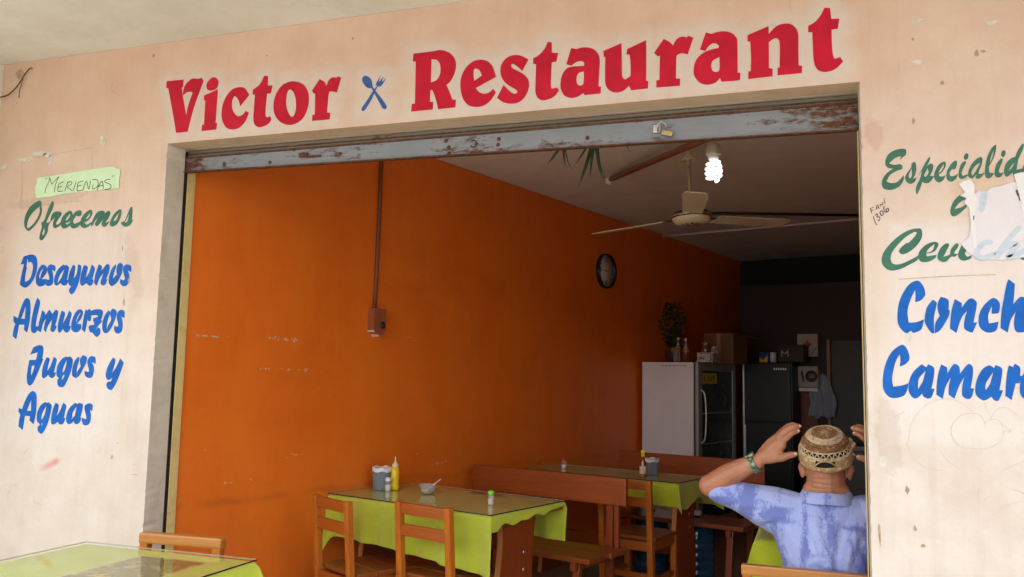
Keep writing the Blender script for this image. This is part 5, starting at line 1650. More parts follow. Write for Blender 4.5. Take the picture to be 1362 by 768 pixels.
t = empty('potted_plant', wu(-3.50, 7.52, 1.6135), 0, 'dark green bushy potted plant on top of the fridge by the wall', 'plant')
MB().lathe([(0, 0), (0.06, 0), (0.08, 0.12), (0.075, 0.12), (0.06, 0.1), (0, 0.1)], 20).build('pot', simple('dark_pot', (0.05, 0.03, 0.02, 1), 0.6, .1, 8), t)
r = random.Random(4)
b = MB()
for k in range(10):
    a = r.random() * 6.28
    b.tube([(0, 0, 0.1), (0.03 * math.cos(a), 0.03 * math.sin(a), 0.25), (0.09 * math.cos(a), 0.09 * math.sin(a), 0.36 + 0.14 * r.random())], [0.004, 0.003, 0.0015], 5)
b.build('stem', M['leaf'], t)
b = MB()
for k in range(620):
    a = r.random() * 6.283
    rr = 0.145 * r.random() ** .5
    z_ = 0.14 + 0.44 * r.random()
    rr *= 1.0 - abs(z_ - 0.37) / 0.36 * 0.75
    c = Vector((rr * math.cos(a), rr * math.sin(a), z_))
    d1 = Vector((r.gauss(0, 1), r.gauss(0, 1), r.gauss(0, .6))).normalized() * (0.015 + .014 * r.random())
    d2 = d1.cross(Vector((r.gauss(0, 1), r.gauss(0, 1), r.gauss(0, 1)))).normalized() * (0.007 + .004 * r.random())
    b.add([c - d1, c + d2, c + d1, c - d2], [(0, 1, 2, 3)])
b.build('foliage', simple('dark_leaf', (0.022, 0.045, 0.012, 1), 0.5, 0.4, 14), t)['kind'] = 'stuff'


def jar(name, w_, u_, label, cat, prof, m, cap=None, capm=None, group=None, z=1.6135):
    t = empty(name, wu(w_, u_, z), 0, label, cat, group)
    MB().lathe(prof, 20).build('body', m, t)
    if cap:
        MB().lathe(cap, 20).build('cap', capm, t)
    return t


amber = simple('amber_glass', (0.16, 0.06, 0.02, 1), 0.15, 0.2, 10, coat=.6)
orangec = simple('orange_lid', (0.50, 0.18, 0.03, 1), 0.4, 0.1, 9)
jar('funnel', -3.40, 7.36, 'orange topped clear bottle at the left end of the fridge top', 'bottle', [(0, 0), (.022, 0), (.022, .09), (.05, .112)], M['clear'], [(.05, .112), (.052, .12), (.03, .135), (0, .138)], orangec)
jar('glass_jar', -3.30, 7.37, 'amber jar with flat lid on the fridge top', 'jar', [(0, 0), (.034, 0), (.034, .10)], amber, [(.037, .10), (.037, .115), (0, .117)], orangec)
jar('clear_bottle', -3.33, 7.43, 'slim clear bottle behind the amber jar on the fridge top', 'bottle', [(0, 0), (.022, 0), (.022, .13), (.01, .17), (.01, .21), (0, .21)], M['clear'], [(.012, .20), (.012, .225), (0, .226)], M['white_plastic'])
jar('clear_bottle', -3.42, 7.46, 'slim clear bottle behind the orange topped bottle on the fridge top', 'bottle', [(0, 0), (.022, 0), (.022, .14), (.01, .18), (.01, .22), (0, .22)], M['clear'], [(.012, .21), (.012, .235), (0, .236)], M['white_plastic'])
t = empty('patterned_tin', wu(-3.185, 7.35, 1.6135), -DY, 'small grey patterned tin near the front edge of the fridge top', 'tin')
m = NT('patterned_print'); m.set('Base Color', m.ramp(m.noise(40, 3, .6), [(.42, lin(60, 62, 66)), (.5, lin(178, 176, 170)), (.6, lin(196, 192, 184))])); m.set('Roughness', .5)
MB().box(-0.0, 0.155, 0, 0.09, 0, 0.082, 0.004).build('tin_body', m.m, t)
MB().box(-0.003, 0.158, -0.003, 0.093, 0.083, 0.09, 0.002).build('lid', M['metal'], t)
jar('glass_jar', -3.16, 7.50, 'brown jar standing behind the patterned tin on the fridge top', 'jar', [(0, 0), (.045, 0), (.045, .15), (.035, .17)], amber, [(.037, .17), (.037, .19), (0, .19)], M['metal'])
t = empty('drinking_glass', wu(-3.07, 7.48, 1.6135), 0, 'empty drinking glass beside the brown jar on the fridge top', 'glass')
MB().lathe([(0, 0.004), (.03, .004), (.036, .15)], 20).build('glass_body', M['clear'], t)
t = empty('detergent_tub', wu(-2.985, 8.42, 1.642), -DY, 'blue and yellow tub with white lid on the black fridge', 'tub')
MB().box(0, 0.10, 0, 0.09, 0, 0.10, 0.012).build('tub_body', simple('blue_print', (0.02, 0.05, 0.25, 1), 0.4, .2, 9), t)
MB().prism([[(0.01, 0.0), (0.09, 0.0), (0.09, 0.07), (0.05, 0.025), (0.01, 0.05)]], lambda a, c, d: (a, -0.001 - d, c), 0.001).build('yellow_flash', M['yellow_plastic'], t)
MB().lathe([(0, 0), (.03, 0), (.03, .10), (0, .102)], 16, (.135, .04, 0)).build('white_bottle', M['white_metal'], t)
t = empty('black_crate', wu(-2.60, 8.36, 1.642), -DY, 'dark box with pale letter on top of the black fridge', 'box')
MB().box(-0.17, 0.08, 0, 0.20, 0, 0.16, 0.008).build('crate_body', simple('dark_box', (0.03, 0.018, 0.016, 1), 0.6, .2, 9), t)
MB().box(-0.18, 0.09, -0.008, 0.208, 0.161, 0.172, 0.004).build('lid', simple('dark_lid', (0.05, 0.04, 0.035, 1), 0.5, .2, 9), t)
b = MB()
b.ribbon([(-0.13, 0.06), (-0.13, 0.115)], .012, lambda a, c, d: (a, -0.0012 - d, c), .0004)
b.ribbon([(-0.13, 0.113), (-0.10, 0.085), (-0.07, 0.113)], .012, lambda a, c, d: (a, -0.0012 - d, c), .0006)
b.ribbon([(-0.07, 0.06), (-0.07, 0.115)], .012, lambda a, c, d: (a, -0.0012 - d, c), .0004)
b.build('pale_letter', M['chip_dark'], t)

# partition fittings, local frame: X along the partition, -Y towards the street
UP = 8.618


def on_part(w_, z, *a):
    return empty(a[0], wu(w_, UP, z), -DY, a[1], a[2])


t = on_part(-2.531, 1.816, 'first_aid_cabinet', 'small white cabinet with a red cross on the back partition', 'cabinet')
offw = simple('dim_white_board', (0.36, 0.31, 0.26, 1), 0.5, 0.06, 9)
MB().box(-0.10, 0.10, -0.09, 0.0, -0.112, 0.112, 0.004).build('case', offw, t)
redc = simple('red_cross_paint', (0.50, 0.02, 0.015, 1), 0.5, 0.05, 9)
P = [(-.012, -.04), (.012, -.04), (.012, -.012), (.04, -.012), (.04, .012), (.012, .012), (.012, .04), (-.012, .04), (-.012, .012), (-.04, .012), (-.04, -.012), (-.012, -.012)]
MB().prism([P], lambda a, c, d: (a, -0.0905 - d, c + .008), 0.002).build('red_cross', redc, t)
MB().ribbon([(0.02, -0.105), (0.09, -0.02)], 0.006, lambda a, c, d: (a, -0.0905 - d, c), 0.002).build('string', M['ink'], t)
t = on_part(-2.55, 1.511, 'paper_dispenser', 'cream paper dispenser with round dark emblem on the back partition', 'dispenser')
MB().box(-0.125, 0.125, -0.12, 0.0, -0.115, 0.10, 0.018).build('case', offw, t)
MB().box(-0.10, 0.115, -0.10, 0.0, -0.150, -0.116, 0.01).build('paper_slot', M['white_plastic'], t)
MB().lathe([(0, .002), (.058, .002), (.058, 0)], 28).build('emblem', simple('dark_teal_emblem', (0.03, 0.05, 0.055, 1), 0.5, .2, 20), t, (0.062, -0.1208, 0.0), (R(90), 0, 0))
b = MB()
for k in range(3):
    b.ribbon([(0.035, 0.014 - k * .013), (0.09, 0.014 - k * .013)], .005, lambda a, c, d: (a, -0.123 - d, c), .0004)
b.build('emblem_lettering', M['chip_dark'], t)
MB().ribbon([(-0.03, 0.04), (-0.015, -0.05)], .022, lambda a, c, d: (a, -0.1208 - d, c), .001).build('dark_window', M['ink'], t)
t = on_part(-2.40, 1.40, 'hanging_cloth', 'pale blue grey rag hanging below the paper dispenser', 'cloth')
n = 20
vs, fs = [], []
for j in range(13):
    f = j / 12
    for i in range(n + 1):
        s = i / n - .5
        wdt = 0.05 + 0.20 * min(1, f * 2.2)
        vs.append((s * wdt + 0.01 * math.sin(j), -0.05 - 0.022 * math.sin(i * 1.3 + f * 1.5) * (0.4 + f) , 0.13 - 0.42 * f + 0.015 * math.sin(i * .8) * f))
for j in range(12):
    for i in range(n):
        q = j * (n + 1) + i
        fs.append((q, q + 1, q + n + 2, q + n + 1))
b = MB(); b.add(vs, fs, True)
o = b.build('rag', mat_cloth('pale_blue_rag', (0.30, 0.34, 0.40, 1)), t)
o.modifiers.new('thick', 'SOLIDIFY').thickness = .003
MB().tube([(0, -0.0, 0.14), (0, -0.05, 0.135)], .006, 6).build('hook', M['metal'], t)
t = on_part(-2.345, 1.50, 'wooden_doorpost', 'pale upright strip beside the dark doorway at the back', 'doorpost')
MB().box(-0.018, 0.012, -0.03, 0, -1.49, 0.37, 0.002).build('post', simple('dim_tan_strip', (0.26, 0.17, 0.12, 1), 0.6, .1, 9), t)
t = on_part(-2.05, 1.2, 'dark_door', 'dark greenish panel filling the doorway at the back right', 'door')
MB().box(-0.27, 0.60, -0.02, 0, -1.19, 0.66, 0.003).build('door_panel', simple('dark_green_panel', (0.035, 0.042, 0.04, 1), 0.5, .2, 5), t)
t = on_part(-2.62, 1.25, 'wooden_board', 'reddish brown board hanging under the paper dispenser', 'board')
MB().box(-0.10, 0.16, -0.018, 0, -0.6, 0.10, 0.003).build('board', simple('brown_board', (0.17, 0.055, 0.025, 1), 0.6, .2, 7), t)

# low counter and water jugs behind the tables
t = empty('kitchen_counter', wu(-2.25, 7.3), -DY, 'low dim counter with bowls behind the seated man', 'counter')
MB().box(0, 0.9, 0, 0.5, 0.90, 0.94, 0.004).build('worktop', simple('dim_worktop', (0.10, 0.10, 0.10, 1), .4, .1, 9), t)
MB().box(0.02, 0.88, 0.03, 0.48, 0, 0.898, 0.004).build('cabinet', M['black'], t)
t = empty('steel_bowl', wu(-1.75, 7.45, 0.941), 0, 'pale bowl on the dim counter behind the man', 'bowl')
MB().lathe([(0, .002), (.05, .002), (.10, .06), (.105, .062), (.098, .06), (.045, .006)], 28).build('bowl', M['metal'], t)


def jug(w_, u_, label):
    t = empty('water_jug', wu(w_, u_, 0.006), 0, label, 'water jug', 'blue water jugs on the floor')
    prof = [(0, 0), (.12, 0), (.13, .012)]
    for k in range(5):
        z0 = .02 + k * .062
        prof += [(.13, z0), (.135, z0 + .012), (.135, z0 + .042), (.128, z0 + .052)]
    prof += [(.128, .34), (.10, .39), (.05, .42), (.032, .43), (.032, .47), (0, .47)]
    MB().lathe(prof, 32).build('body', simple('blue_jug_plastic', (0.012, 0.065, 0.12, 1), 0.15, .15, 6, coat=.5), t)
    MB().lathe([(.035, .45), (.035, .48), (0, .481)], 18).build('cap', M['white_plastic'], t)
    return t


jug(-2.62, 6.02, 'blue water jug on the floor right of the farther table leg')
jug(-3.0, 6.05, 'blue water jug on the floor under the farther indoor table')
t = empty('drinks_crate', wu(-2.0, 6.9, 0.006), -DY, 'stacked pale boxes on the floor behind the tables', 'crate')
for k in range(3):
    MB().box(-0.16, 0.2, 0, 0.3, k * .13, k * .13 + .12, .006).build('box_layer', simple('grey_box_%d' % k, (0.16 + .05 * k, 0.16 + .05 * k, 0.15 + .04 * k, 1), .6, .2, 9), t)

# ------------------------------------------------------------------ the man
def fuse(name, shapes, mat, parent, voxel, smooth=4, post=None):
    """union of rounded limbs as ONE continuous skin"""
    b = MB()
    for s in shapes:
        if s[0] == 'l':                       # limb: points, radii
            pts, rad = s[1], s[2]
            P = smooth_open([(*p, q) for p, q in zip(pts, rad)], 4) if len(pts) > 2 else [(*p, q) for p, q in zip(pts, rad)]
            b.tube([p[:3] for p in P], [p[3] for p in P], 14)
            b.ball(P[0][:3], P[0][3], 8)
            b.ball(P[-1][:3], P[-1][3], 8)
        elif s[0] == 'b':
            b.ball(s[1], s[2], 12)
        elif s[0] == 'e':                     # rotated ellipsoid: centre, radii, rotation matrix
            k0 = len(b.v)
            b.ball((0, 0, 0), s[2], 12)
            mt_ = Matrix.Translation(s[1]) @ s[3].to_4x4()
            for i in range(k0, len(b.v)):
                b.v[i] = tuple(mt_ @ Vector(b.v[i]))
        elif s[0] == 'loft':                  # rings: (centre, a, b)
            rings = s[1]
            n = 32
            vs, fs = [], []
            for (c, ra, rb) in rings:
                for k in range(n):
                    a = k * 2 * math.pi / n
                    ca, sa = math.cos(a), math.sin(a)
                    e = 0.82
                    vs.append((c[0] + ra * math.copysign(abs(ca) ** e, ca), c[1] + rb * math.copysign(abs(sa) ** e, sa), c[2]))
            m_ = len(rings)
            for i in range(m_ - 1):
                for k in range(n):
                    fs.append((i * n + k, i * n + (k + 1) % n, (i + 1) * n + (k + 1) % n, (i + 1) * n + k))
            fs.append(tuple(reversed(range(n))))
            fs.append(tuple((m_ - 1) * n + k for k in range(n)))
            b.add(vs, fs, True)
    o = b.build(name, mat, parent)
    md = o.modifiers.new('union', 'REMESH')
    md.mode = 'VOXEL'
    md.voxel_size = voxel
    md.use_smooth_shade = True
    md = o.modifiers.new('soft', 'SMOOTH')
    md.iterations = smooth
    md.factor = 0.5
    dg = bpy.context.evaluated_depsgraph_get()
    me = bpy.data.meshes.new_from_object(o.evaluated_get(dg))
    o.modifiers.clear()
    o.data = me
    if post:
        n = len(me.vertices)
        co = np.empty(n * 3); me.vertices.foreach_get('co', co)
        no = np.empty(n * 3); me.vertices.foreach_get('normal', no)
        co = post(co.reshape(-1, 3), no.reshape(-1, 3))
        me.vertices.foreach_set('co', co.ravel())
        me.update()
    me.polygons.foreach_set('use_smooth', [True] * len(me.polygons))
    return o


MC = 0.062            # the man's middle plane x
man = empty('person', (MC, 3.76, 0.0), 0, 'man in blue polo shirt seen from behind, both hands raised to his straw hat', 'person')
IV = Vector((-MC, -3.76, 0))


def W3(x, y, z):
    return (x - MC, y - 3.76, z)


skin = NT('tanned_skin')
sn = skin.noise(9, 4, 0.6)
sf = skin.noise(140, 4, 0.7)
sc = skin.ramp(sn, [(0.3, (0.36, 0.145, 0.075, 1)), (0.7, (0.47, 0.205, 0.115, 1))])
sepz = skin.n('ShaderNodeSeparateXYZ'); skin.l(skin.tc.outputs['Object'], sepz.inputs[0])
# cropped dark hair on the back of the head, fading out on the nape
hz = skin.math('MULTIPLY', skin.step(skin.math('MULTIPLY_ADD', sf, 0.02, sepz.outputs['Z']), 1.055, 1.10),
               skin.math('SUBTRACT', 1.0, skin.step(skin.math('ABSOLUTE', sepz.outputs['X']), 0.05, 0.10)))
sc = skin.mix(skin.math('MULTIPLY', hz, 0.62), sc, (0.05, 0.025, 0.02, 1))
skin.set('Base Color', sc)
skin.set('Roughness', skin.math('MULTIPLY_ADD', sf, 0.15, 0.42))
skin.set('Subsurface Weight', 0.08)
skin.set('Subsurface Radius', (0.02, 0.008, 0.004))
skin.bump(skin.math('ADD', skin.noise(60, 5, .7), sf), 0.25, 0.0015)
M['skin'] = skin.m
TILT = Matrix.Rotation(R(24), 3, 'X')        # leaning back: the head top comes towards the street


def hand_shapes(s):
    """s = 1: his left hand (left in the picture); s = -1: mirrored right hand"""
    def X(x, y, z):
        q = W3(x, y, z)
        return (q[0] if s == 1 else -q[0] + 0.004, q[1], q[2])
    S = []
    # wrist and broad palm
    S.append(('l', [X(-.210, 3.752, 1.104), X(-.190, 3.750, 1.122), X(-.165, 3.748, 1.142)], [.029, .028, .028]))
    S.append(('l', [X(-.188, 3.762, 1.138), X(-.152, 3.762, 1.184), X(-.116, 3.764, 1.214)], [.022, .021, .018]))
    S.append(('l', [X(-.182, 3.750, 1.130), X(-.142, 3.746, 1.170), X(-.108, 3.745, 1.198)], [.024, .024, .019]))
    S.append(('l', [X(-.176, 3.744, 1.124), X(-.134, 3.738, 1.152), X(-.108, 3.736, 1.178)], [.024, .023, .018]))
    S.append(('l', [X(-.165, 3.782, 1.150), X(-.132, 3.788, 1.190), X(-.110, 3.790, 1.214)], [.020, .020, .017]))
    S.append(('l', [X(-.176, 3.742, 1.120), X(-.138, 3.734, 1.126), X(-.112, 3.730, 1.134)], [.024, .023, .018]))
    # four fingers, bent at the knuckles towards the hat
    S.append(('l', [X(-.108, 3.738, 1.190), X(-.084, 3.728, 1.214), X(-.062, 3.725, 1.232), X(-.045, 3.733, 1.237)], [.0145, .0128, .0116, .0098]))
    S.append(('l', [X(-.118, 3.752, 1.214), X(-.088, 3.743, 1.241), X(-.060, 3.741, 1.256), X(-.039, 3.749, 1.256)], [.0145, .0130, .0118, .0100]))
    S.append(('l', [X(-.120, 3.776, 1.220), X(-.092, 3.771, 1.248), X(-.066, 3.770, 1.262), X(-.044, 3.778, 1.258)], [.0138, .0122, .0112, .0094]))
    S.append(('l', [X(-.118, 3.798, 1.214), X(-.094, 3.798, 1.238), X(-.072, 3.799, 1.248), X(-.056, 3.804, 1.244)], [.0124, .0110, .0100, .0084]))
    # knuckle ridges on the back of the hand
    S.append(('b', X(-.110, 3.727, 1.190), (.010, .008, .010)))
    S.append(('b', X(-.119, 3.741, 1.214), (.010, .008, .010)))
    # thumb leaves the side of the palm near its base
    S.append(('l', [X(-.140, 3.732, 1.124), X(-.108, 3.724, 1.128), X(-.082, 3.720, 1.138), X(-.058, 3.719, 1.144)], [.021, .0172, .0148, .0122]))
    return S


def arm_shapes(s):
    def X(x, y, z):
        q = W3(x, y, z)
        return (q[0] if s == 1 else -q[0] + 0.004, q[1], q[2])
    return [('l', [X(-.15, 3.78, .91), X(-.27, 3.79, .95), X(-.385, 3.79, .985)], [.060, .052, .043]),
            ('b', X(-.412, 3.790, .990), (.043, .045, .046)),
            ('l', [X(-.405, 3.788, .992), X(-.345, 3.780, 1.028), X(-.275, 3.768, 1.070), X(-.208, 3.752, 1.104)], [.045, .050, .043, .031])]


shapes = []
shapes.append(('e', W3(MC, 3.795, 1.140), (.084, .094, .092), TILT))                       # skull
shapes.append(('e', W3(MC, 3.845, 1.115), (.064, .060, .075), TILT))                       # face and jaw, turned away
shapes.append(('l', [W3(MC, 3.775, 1.11), W3(MC, 3.785, 1.03), W3(MC, 3.795, .93)], [.074, .078, .088]))
shapes.append(('l', [W3(MC - .04, 3.78, .99), W3(MC + .04, 3.78, .99)], [.055, .055]))
shapes.append(('e', W3(MC, 3.912, 1.120), (.012, .016, .022), TILT))                       # nose
for s in (-1, 1):
    shapes.append(('e', W3(MC + s * .092, 3.780, 1.078), (.012, .022, .034), Matrix.Rotation(s * R(-20), 3, 'Z')))
    shapes.append(('e', W3(MC + s * .099, 3.772, 1.088), (.009, .014, .022), Matrix.Rotation(s * R(-20), 3, 'Z')))
shapes.append(('loft', [(W3(MC, 3.80, .42), .155, .11), (W3(MC, 3.80, .7), .15, .11), (W3(MC, 3.80, .88), .15, .09)]))
for s in (1, -1):
    shapes += arm_shapes(s) + hand_shapes(s)
    # thighs and shins under the table
    shapes.append(('l', [W3(MC - s * .09, 3.82, .46), W3(MC - s * .11, 4.05, .47), W3(MC - s * .12, 4.22, .46)], [.085, .07, .058]))
    shapes.append(('l', [W3(MC - s * .12, 4.22, .45), W3(MC - s * .12, 4.22, .25), W3(MC - s * .12, 4.20, .07)], [.055, .05, .036]))
    shapes.append(('l', [W3(MC - s * .12, 4.19, .04), W3(MC - s * .12, 4.34, .035)], [.036, .032]))


def creases(co, no):
    x, y, z = co[:, 0], co[:, 1], co[:, 2]
    h = 0
    nape = np.clip((-y - 0.0) / 0.04, 0, 1) * np.clip((0.085 - np.abs(x)) / 0.03, 0, 1)
    for z0, c in ((1.050, .35), (1.028, -.2), (1.012, .3)):
        h = h - 0.0030 * np.exp(-((z - z0 - c * x * .15 - .8 * x * x) / 0.0035) ** 2) * nape
    h = h + 0.0007 * np.sin(x * 130 + 5 * np.sin(z * 60)) * np.sin(z * 110 + x * 40)
    return co + no * h[:, None]


body = fuse('body', shapes, M['skin'], man, 0.0042, 3, creases)
# nails
nail = simple('fingernail', (0.62, 0.38, 0.30, 1), 0.3, .05, 30)
b = MB()
for s in (1, -1):
    for (x, y, z) in [(-.043, 3.7240, 1.2400), (-.037, 3.7395, 1.2590), (-.054, 3.7075, 1.147)]:
        q = W3(x, y, z)
        k0 = len(b.v)
        b.ball((0, 0, 0), (.0065, .0018, .0055), 8)
        for i in range(k0, len(b.v)):
            v = b.v[i]
            b.v[i] = ((q[0] if s == 1 else -q[0] + .004) + v[0], q[1] + v[1], q[2] + v[2])
b.build('fingernail', nail, body)

# shirt
sh = NT('blue_patterned_shirt_fabric')
so = sh.tc.outputs['Object']
base = sh.ramp(sh.noise(6, 5, 0.6), [(0.3, (0.30, 0.37, 0.76, 1)), (0.7, (0.42, 0.49, 0.86, 1))])
blk1 = sh.noise(7.0, 2, 0.4, sh.vec(scale=(1.7, 0.2, 0.42), loc=(.33, 0, .2)))
blk2 = sh.noise(7.5, 2, 0.4, sh.vec(scale=(0.7, 0.2, 1.9), loc=(1.4, 0, .7)))
scr = sh.noise(42, 6, 0.75, sh.vec(scale=(1.7, 1, 0.8), rot=(0, R(20), 0)), dist=1.4)
pm = sh.math('MULTIPLY_ADD', scr, 0.42, sh.math('MAXIMUM', blk1, sh.math('SUBTRACT', blk2, 0.03)))
base = sh.mix(sh.math('MULTIPLY', sh.step(pm, 0.725, 0.80), 0.85), base, (0.125, 0.165, 0.50, 1))
base = sh.mix(sh.math('MULTIPLY', sh.step(scr, 0.66, 0.71), 0.35), base, (0.52, 0.60, 0.92, 1))
sh.set('Base Color', base)
sh.set('Roughness', 0.85)
sh.set('Sheen Weight', 0.2)
wv = sh.noise(500, 2, 0.5)
sh.bump(sh.math('MULTIPLY_ADD', wv, 0.15, sh.noise(14, 6, 0.6, sh.vec(scale=(1.6, 1, .6)), dist=1.2)), 0.7, 0.01)
M['shirt'] = sh.m


def folds(co, no):
    x, y, z = co[:, 0], co[:, 1], co[:, 2]
    back = np.clip((-y + 0.02) / 0.1, 0, 1)
    h = 0.0
    for (x0, z0, dx, dz, wdt, amp, ln) in [(-.05, .93, .25, -1, .012, .006, .30), (.06, .93, -.32, -1, .013, .007, .30), (-.10, .90, .45, -1, .014, .006, .26), (.10, .90, .12, -1, .012, .005, .28),
                                           (-.17, .90, -.6, -.35, .012, .006, .16), (-.16, .86, -.9, .1, .012, .006, .16), (-.15, .84, .8, -.7, .016, .007, .2), (-.02, .80, .5, -1, .013, .006, .2),
                                           (.14, .88, -.5, -1, .013, .006, .24), (0.0, .76, -.7, -.5, .012, .005, .15), (.05, .74, .8, -.4, .012, .005, .15), (-.22, .93, -.9, -.15, .01, .005, .14)]:
        L = math.hypot(dx, dz); dx /= L; dz /= L
        s = (x - x0) * dx + (z - z0) * dz
        d = -(x - x0) * dz + (z - z0) * dx + 0.010 * np.sin(s * 22)
        h = h + amp * np.exp(-(d / wdt) ** 2) * np.clip(1.2 - np.abs(s / ln - .5) * 2, 0, 1) - amp * .7 * np.exp(-((d - wdt * 1.9) / wdt) ** 2) * np.clip(1.2 - np.abs(s / ln - .5) * 2, 0, 1)
    h = h + 0.0022 * np.sin(x * 55 + 6 * np.sin(z * 18)) * np.sin(z * 31 + x * 12)
    return co + no * (h * (0.35 + 0.65 * back))[:, None]


SH = []
SH.append(('loft', [(W3(MC, 3.785, .40), .185, .150), (W3(MC, 3.785, .55), .180, .150), (W3(MC, 3.785, .68), .172, .142), (W3(MC, 3.785, .76), .196, .140),
                    (W3(MC, 3.785, .84), .222, .130), (W3(MC, 3.785, .90), .218, .112), (W3(MC, 3.785, .945), .175, .088), (W3(MC, 3.785, .975), .120, .074)]))
for s in (1, -1):
    def X(x, y, z, s=s):
        q = W3(x, y, z)
        return (q[0] if s == 1 else -q[0] + 0.004, q[1], q[2])
    SH.append(('l', [X(-.06, 3.785, .90), X(-.16, 3.785, .915), X(-.26, 3.788, .945), X(-.372, 3.79, .972)], [.085, .090, .068, .052]))
    SH.append(('l', [X(-.10, 3.785, .86), X(-.19, 3.785, .895), X(-.28, 3.788, .935)], [.07, .062, .050]))
shirt = fuse('polo_shirt', SH, M['shirt'], man, 0.0062, 5, folds)
# collar: a folded band round the neck
n = 48
vs, fs = [], []
for (rx_, ry_, dz, dy_) in [(.080, .083, .030, 0), (.086, .090, .038, 0), (.096, .100, .030, 0), (.112, .112, -.004, -.004), (.114, .114, -.010, -.004), (.104, .104, -.008, 0)]:
    for k in range(n):
        a = k * 2 * math.pi / n
        tip = 0.02 * max(0, -math.sin(a)) ** 2
        vs.append((rx_ * math.cos(a), 0.018 + dy_ + ry_ * math.sin(a), .968 + dz - 0.028 * max(0, math.sin(a)) - tip * .4 + .004 * math.sin(3 * a)))
fs = [(i * n + k, i * n + (k + 1) % n, (i + 1) * n + (k + 1) % n, (i + 1) * n + k) for i in range(5) for k in range(n)]
b = MB(); b.add(vs, fs, True)
o = b.build('collar', M['shirt'], man)
o.modifiers.new('sub', 'SUBSURF').levels = 2
o.modifiers['sub'].render_levels = 2
# sleeve hem
trs = simple('dark_trousers', (0.03, 0.035, 0.05, 1), 0.85, .2, 20)
TR = [('loft', [(W3(MC, 3.80, .40), .185, .145), (W3(MC, 3.80, .50), .184, .145), (W3(MC, 3.80, .56), .175, .14)])]
for s in (1, -1):
    TR.append(('l', [W3(MC - s * .09, 3.82, .46), W3(MC - s * .11, 4.05, .47), W3(MC - s * .12, 4.22, .46)], [.098, .084, .072]))
    TR.append(('l', [W3(MC - s * .12, 4.22, .45), W3(MC - s * .12, 4.22, .25), W3(MC - s * .12, 4.20, .09)], [.068, .06, .055]))
fuse('trousers', TR, trs, man, 0.010, 3)
# watch on his left wrist
wt = empty('wristwatch', (MC - .262 + .002, 3.745, 1.100), 0, 'green camouflage strapped watch on the man\'s left wrist', 'watch')
wm = NT('camouflage_strap')
wm.set('Base Color', wm.ramp(wm.noise(70, 3, .5), [(.38, (0.03, 0.05, 0.035, 1)), (.48, (0.10, 0.17, 0.10, 1)), (.6, (0.30, 0.36, 0.28, 1))])); wm.set('Roughness', .4)
wc = Vector((MC - .281, 3.757, 1.094)) ; wt.location = wc
axis_ = Vector((.067, -.016, .034)).normalized()
q = axis_.to_track_quat('Z', 'Y')
MB().lathe([(.0365, -.013), (.0392, -.011), (.0392, .011), (.0365, .013), (.034, .0), (.0365, -.013)], 28).build('strap', wm.m, wt, None, q.to_euler())
ux = q @ Vector((1, 0, 0)); 
dirn = Vector((-.35, -.25, .9)); dirn = (dirn - axis_ * dirn.dot(axis_)).normalized()
cz = dirn; cx_ = axis_; cy = cz.cross(cx_)
mm = Matrix(((cx_.x, cy.x, cz.x), (cx_.y, cy.y, cz.y), (cx_.z, cy.z, cz.z))).to_euler()
MB().box(-.018, .018, -.018, .018, 0, .011, .004).build('watch_case', wm.m, wt, dirn * .0375, mm)
MB().lathe([(0, .001), (.010, .001), (.0105, 0)], 20).build('dial', M['black'], wt, dirn * .0489, mm)

# crocheted straw hat
HAX = Vector((0.0, -math.sin(R(27)), math.cos(R(27))))
hat = empty('straw_hat', (MC, 3.762, 1.135), 0, 'crocheted tan and cream straw hat with open lattice band on the man\'s head', 'hat')
hat.rotation_euler = (R(27), R(-3), 0)


def straw(name, c1, c2, fleck):
    m = NT(name)
    n = m.noise(160, 4, .7)
    v = m.noise(62, 3, .6, dist=.8)
    col = m.ramp(n, [(.3, c1), (.7, c2)])
    m.set('Base Color', m.mix(m.step(v, .54, .60), col, fleck))
    m.set('Roughness', .8)
    m.bump(n, .8, .002)
    return m.m


tan, cream_, brown = straw('tan_straw', (0.17, 0.075, 0.03, 1), (0.36, 0.18, 0.075, 1), (0.48, 0.32, 0.17, 1)), straw('cream_straw', (0.50, 0.38, 0.22, 1), (0.74, 0.62, 0.42, 1), (0.46, 0.30, 0.15, 1)), straw('golden_straw', (0.34, 0.20, 0.08, 1), (0.54, 0.36, 0.17, 1), (0.66, 0.52, 0.32, 1))


def cord_ring(rad, z, cr, m, name, seed, skip=None, plaits=2):
    """two twisted strands running round the crown"""
    r_ = random.Random(seed)
    n = max(24, int(rad * 2 * math.pi / 0.0032))
    for sidx in range(plaits):
        pts = []
        for k in range(n + 1):
            a = k * 2 * math.pi / n
            if skip and skip[0] < a < skip[1]:
                if len(pts) > 2:
                    yield pts, sidx
                pts = []
                continue
            ph = k * 1.15 + sidx * math.pi
            rr = rad + cr * 0.62 * math.cos(ph) + 0.0008 * math.sin(a * 5 + seed)
            pts.append((rr * math.cos(a), rr * math.sin(a), z + cr * 0.62 * math.sin(ph) + 0.001 * math.sin(a * 3 + seed * 1.7)))
        if len(pts) > 2:
            yield pts, sidx


def rings(name, spec, m, jit=0):
    b = MB()
    for i, (rad, z, cr, skip) in enumerate(spec):
        for pts, s in cord_ring(rad, z, cr, m, name, i + jit, skip):
            b.tube(pts, cr * .78, 5)
    return b.build(name, m, hat)


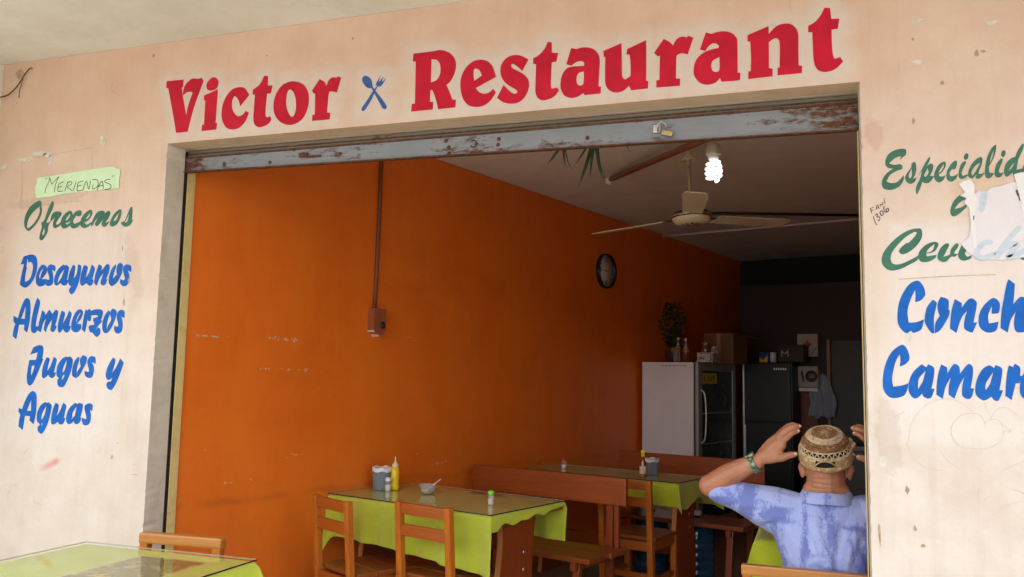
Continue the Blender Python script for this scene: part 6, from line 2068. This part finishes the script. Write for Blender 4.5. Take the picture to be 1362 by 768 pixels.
gapA = (1.5 * math.pi - 0.40, 1.5 * math.pi + 0.30)
rings('crown_centre', [(.006, .1175, .003, None), (.012, .117, .0028, None)], brown)
rings('crown_disc', [(.018, .1165, .0028, None), (.024, .116, .0028, None), (.030, .1158, .0028, None), (.036, .1155, .0028, None), (.042, .115, .0028, None), (.048, .1142, .0028, None)], tan, 3)
rings('crown_edge', [(.054, .1130, .003, None), (.060, .111, .0032, None), (.066, .107, .0032, None), (.070, .102, .003, None)], cream_, 9)
rings('upper_side', [(.0745, .0965, .003, None), (.079, .091, .003, None), (.083, .085, .003, None), (.0865, .079, .003, None), (.089, .073, .003, None)], tan, 15)
rings('upper_lattice_cord', [(.0915, .0690, .0026, None)], cream_, 22)
b = MB()
nst = 26
for k in range(nst):
    a0 = k * 2 * math.pi / nst
    for d in (-.11, .11):
        b.tube([(.0915 * math.cos(a0), .0915 * math.sin(a0), .0675), (.0985 * math.cos(a0 + d), .0985 * math.sin(a0 + d), .0500)], .0021, 5)
b.build('open_lattice', cream_, hat)
rings('lower_side', [(.0995, .0490, .003, None), (.101, .0435, .003, None)], cream_, 30)
rings('band', [(.1020, .0385, .003, gapA), (.1027, .034, .003, gapA), (.1032, .029, .003, gapA), (.1034, .0245, .003, gapA), (.1032, .019, .003, gapA), (.102, .0135, .003, gapA)], brown, 40)
rings('brim_roll', [(.103, .008, .0042, None), (.1025, .001, .0044, None), (.100, -.0055, .004, None)], brown, 50)
# arch cord over the rear opening
arc = []
for k in range(15):
    f = k / 14
    a = gapA[0] - .03 + (gapA[1] - gapA[0] + .06) * f
    arc.append((.1045 * math.cos(a), .1045 * math.sin(a), (.0125 + .031 * math.sin(math.pi * f) ** .6)))
MB().tube(arc, .0032, 6).build('opening_cord', brown, hat)
# bunched knot on the right side
b = MB()
r = random.Random(2)
for k in range(6):
    a = -0.25 + r.random() * .5
    pts = [((.104 + .010 * math.sin(j * .9 + k)) * math.cos(a + j * .05), (.104 + .010 * math.sin(j * .9 + k)) * math.sin(a + j * .05), .02 + j * .007) for j in range(7)]
    b.tube(pts, .004, 6)
b.build('side_knot', cream_, hat)
# dark lining added under the hat so that its gaps read as shade
b = MB()
prof = [(.093, .0), (.0945, .03), (.090, .055), (.078, .078), (.060, .096), (.03, .108), (0.0, .111)]
b.lathe(prof, 36)
o = b.build('hat_lining', simple('dark_hat_lining', (0.02, 0.016, 0.014, 1), 0.9, .4, 200, bump=.6), man)
o.location = (0, 0.002, 1.135)
o.rotation_euler = (R(27), R(-3), 0)
